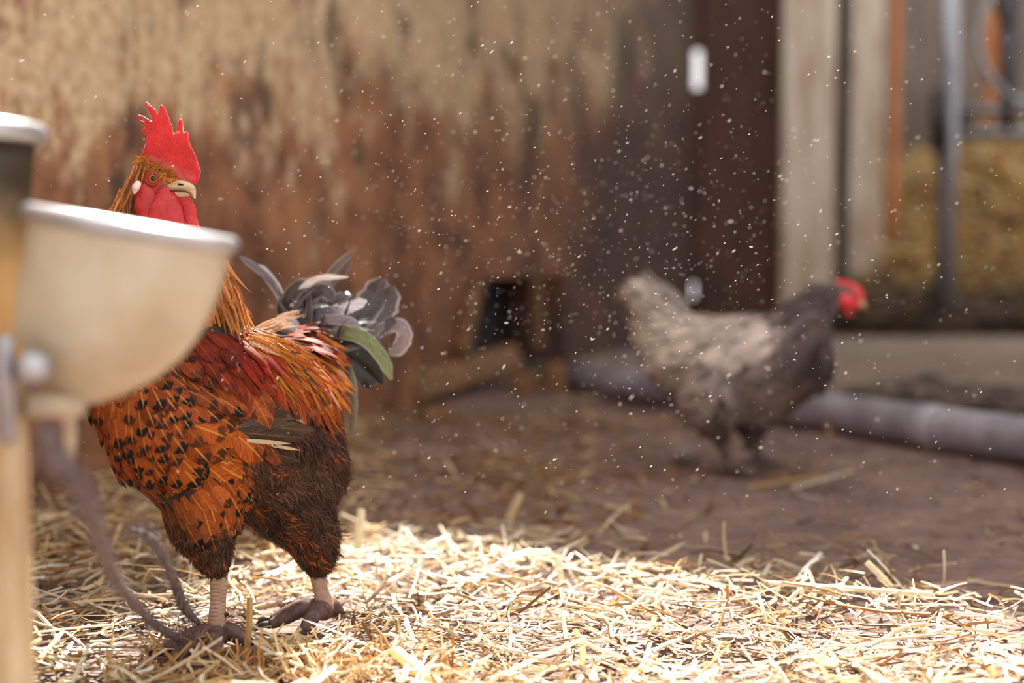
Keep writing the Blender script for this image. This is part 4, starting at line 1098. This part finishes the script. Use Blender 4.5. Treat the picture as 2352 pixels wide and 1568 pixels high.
def build_hay():
    x0 = P(1905, 604, 8.6).x
    def hh(x, y):
        a = min(1, max(0, (x - x0) / .45)); e = min(1, max(0, (y - 7.95) / 1.0))
        top = .62 + .22 * min(1, max(0, (x - x0 - .3) / .9)) + .18 * noise.noise(Vector((x * 1.7, y * 1.7, 2)))
        return top * (a ** .5) * (e ** .55) * 1.36
    nx, ny = 70, 40
    xs = np.linspace(x0, 5.2, nx); ys = np.linspace(7.95, 10.15, ny)
    pts = []; dirs = []; n = 9000
    x = rng.uniform(x0, 4.4, n); y = 7.95 + rng.random(n) ** 1.4 * 2.0
    z = np.array([hh(a, b) for a, b in zip(x, y)])
    d = np.stack([rng.normal(.9, .5, n), rng.normal(-.2, .5, n), rng.normal(-.05, .4, n)], 1)
    c = np.stack([x, y - .01, z + rng.uniform(-.02, .05, n)], 1)
    L = rng.uniform(.12, .45, n)
    d /= np.linalg.norm(d, axis=1, keepdims=True)
    c[:, 2] = np.maximum(c[:, 2], np.abs(d[:, 2]) * L / 2 + .03)
    pal = np.array([(.72, .45, .14), (.80, .55, .22), (.55, .32, .10), (.88, .68, .34), (.22, .12, .04)])
    col = pal[rng.choice(5, n, p=[.27, .24, .17, .15, .17])] * rng.normal(1.12, .2, (n, 1))
    me = strand_mesh('hay_heap', c, d, np.tile([0., -.6, .8], (n, 1)), L, rng.uniform(.008, .026, n), np.clip(col, .02, .9), rng.normal(0, .08, (n, 2)), 3, .3)
    o = put('hay_heap', me, M['hay']); tag(o, 'big heap of golden hay piled at the right behind the gate', 'hay', kind='stuff')
    V = [(a, b, hh(a, b) - .015) for b in ys for a in xs]
    Fc = [(j * nx + i, j * nx + i + 1, (j + 1) * nx + i + 1, (j + 1) * nx + i) for j in range(ny - 1) for i in range(nx - 1)]
    cc = np.tile([.36, .20, .06, 1.0], (len(V), 1))
    m2 = from_arrays('hay_core', V, Fc, True, {'col': ('FLOAT_COLOR', cc)})
    put('hay_core', m2, M['hay'], o)
    # dark litter at the foot of the heap
    n = 2600
    x = rng.uniform(x0 - .15, 4.2, n); y = rng.uniform(7.55, 8.25, n)
    c = np.stack([x, y, .04 + rng.random(n) ** 1.5 * (.14 + .2 * np.clip((y - 7.6) / .6, 0, 1))], 1)
    d = np.stack([rng.normal(.8, .5, n), rng.normal(0, .5, n), rng.normal(0, .28, n)], 1); d /= np.linalg.norm(d, axis=1, keepdims=True)
    L = rng.uniform(.1, .4, n); c[:, 2] = np.maximum(c[:, 2], np.abs(d[:, 2]) * L / 2 + .03)
    pal = np.array([(.10, .06, .035), (.06, .04, .03), (.22, .13, .05), (.36, .24, .10)])
    me = strand_mesh('hay_litter', c, d, np.tile([0., -.6, .8], (n, 1)), L, rng.uniform(.006, .02, n), pal[rng.choice(4, n, p=[.4, .3, .2, .1])], rng.normal(0, .1, (n, 2)), 3, .3)
    tag(put('hay_litter', me, M['hay']), 'dark hay litter at the foot of the hay heap', 'hay', kind='stuff')
build_hay()
def build_debris():
    # mucky litter swept against the back of the pipe
    a, b = G(1900, 935), G(2352, 985); n = 1100
    t = rng.uniform(0, 1.25, n); off = rng.random(n) * .42
    u = (b - a).normalized(); nn = Vector((-u.y, u.x, 0)); nn = nn if nn.y > 0 else -nn
    c = np.array([list(a + (b - a) * q + nn * w) for q, w in zip(t, off)]); c[:, 2] = .032 + rng.random(n) * .03
    yaw = rng.uniform(0, 6.28, n); d = np.stack([np.cos(yaw), np.sin(yaw), rng.normal(0, .12, n)], 1)
    pal = np.array([(.07, .05, .05), (.12, .085, .07), (.22, .16, .12), (.34, .26, .18)])
    me = strand_mesh('floor_litter', c, d, np.tile([0., -.6, .8], (n, 1)), rng.uniform(.03, .12, n), rng.uniform(.003, .010, n), pal[rng.choice(4, n)], rng.normal(0, .05, (n, 2)), 2, .4)
    tag(put('floor_litter', me, M['hay']), 'dark mucky litter swept along the back of the pipe', 'litter', kind='stuff')
build_debris()
def build_dust():
    # chaff fibres and motes drifting in the sunbeam
    n = 3900
    px = np.concatenate([rng.normal(1380, 360, n // 2), rng.uniform(-100, 2450, n - n // 2)]); py = np.concatenate([rng.normal(600, 260, n // 2), rng.uniform(-60, 1150, n - n // 2)])
    dd = np.concatenate([rng.uniform(1.25, 2.3, n // 2), rng.uniform(1.2, 2.2, n - n // 2)])
    c = np.array([list(P(a, b, q)) for a, b, q in zip(px, py, dd)])
    ok = c[:, 2] > .06
    c = c[ok]; n = len(c)
    d = np.stack([np.ones(n), rng.normal(0, .5, n), np.full(n, .55)], 1) + rng.normal(0, .35, (n, 3))
    L = np.clip(rng.lognormal(math.log(.0011), .5, n), .0004, .0042)
    me = strand_mesh('chaff_dust', c, d, np.tile([0., -1., .2], (n, 1)), L, np.clip(L * .28, .0003, .0008), np.ones((n, 3)), np.zeros((n, 2)), 1, .8)
    tag(put('chaff_dust', me, M['dust']), 'white chaff dust motes floating in the sunbeam', 'dust', kind='stuff')
build_dust()
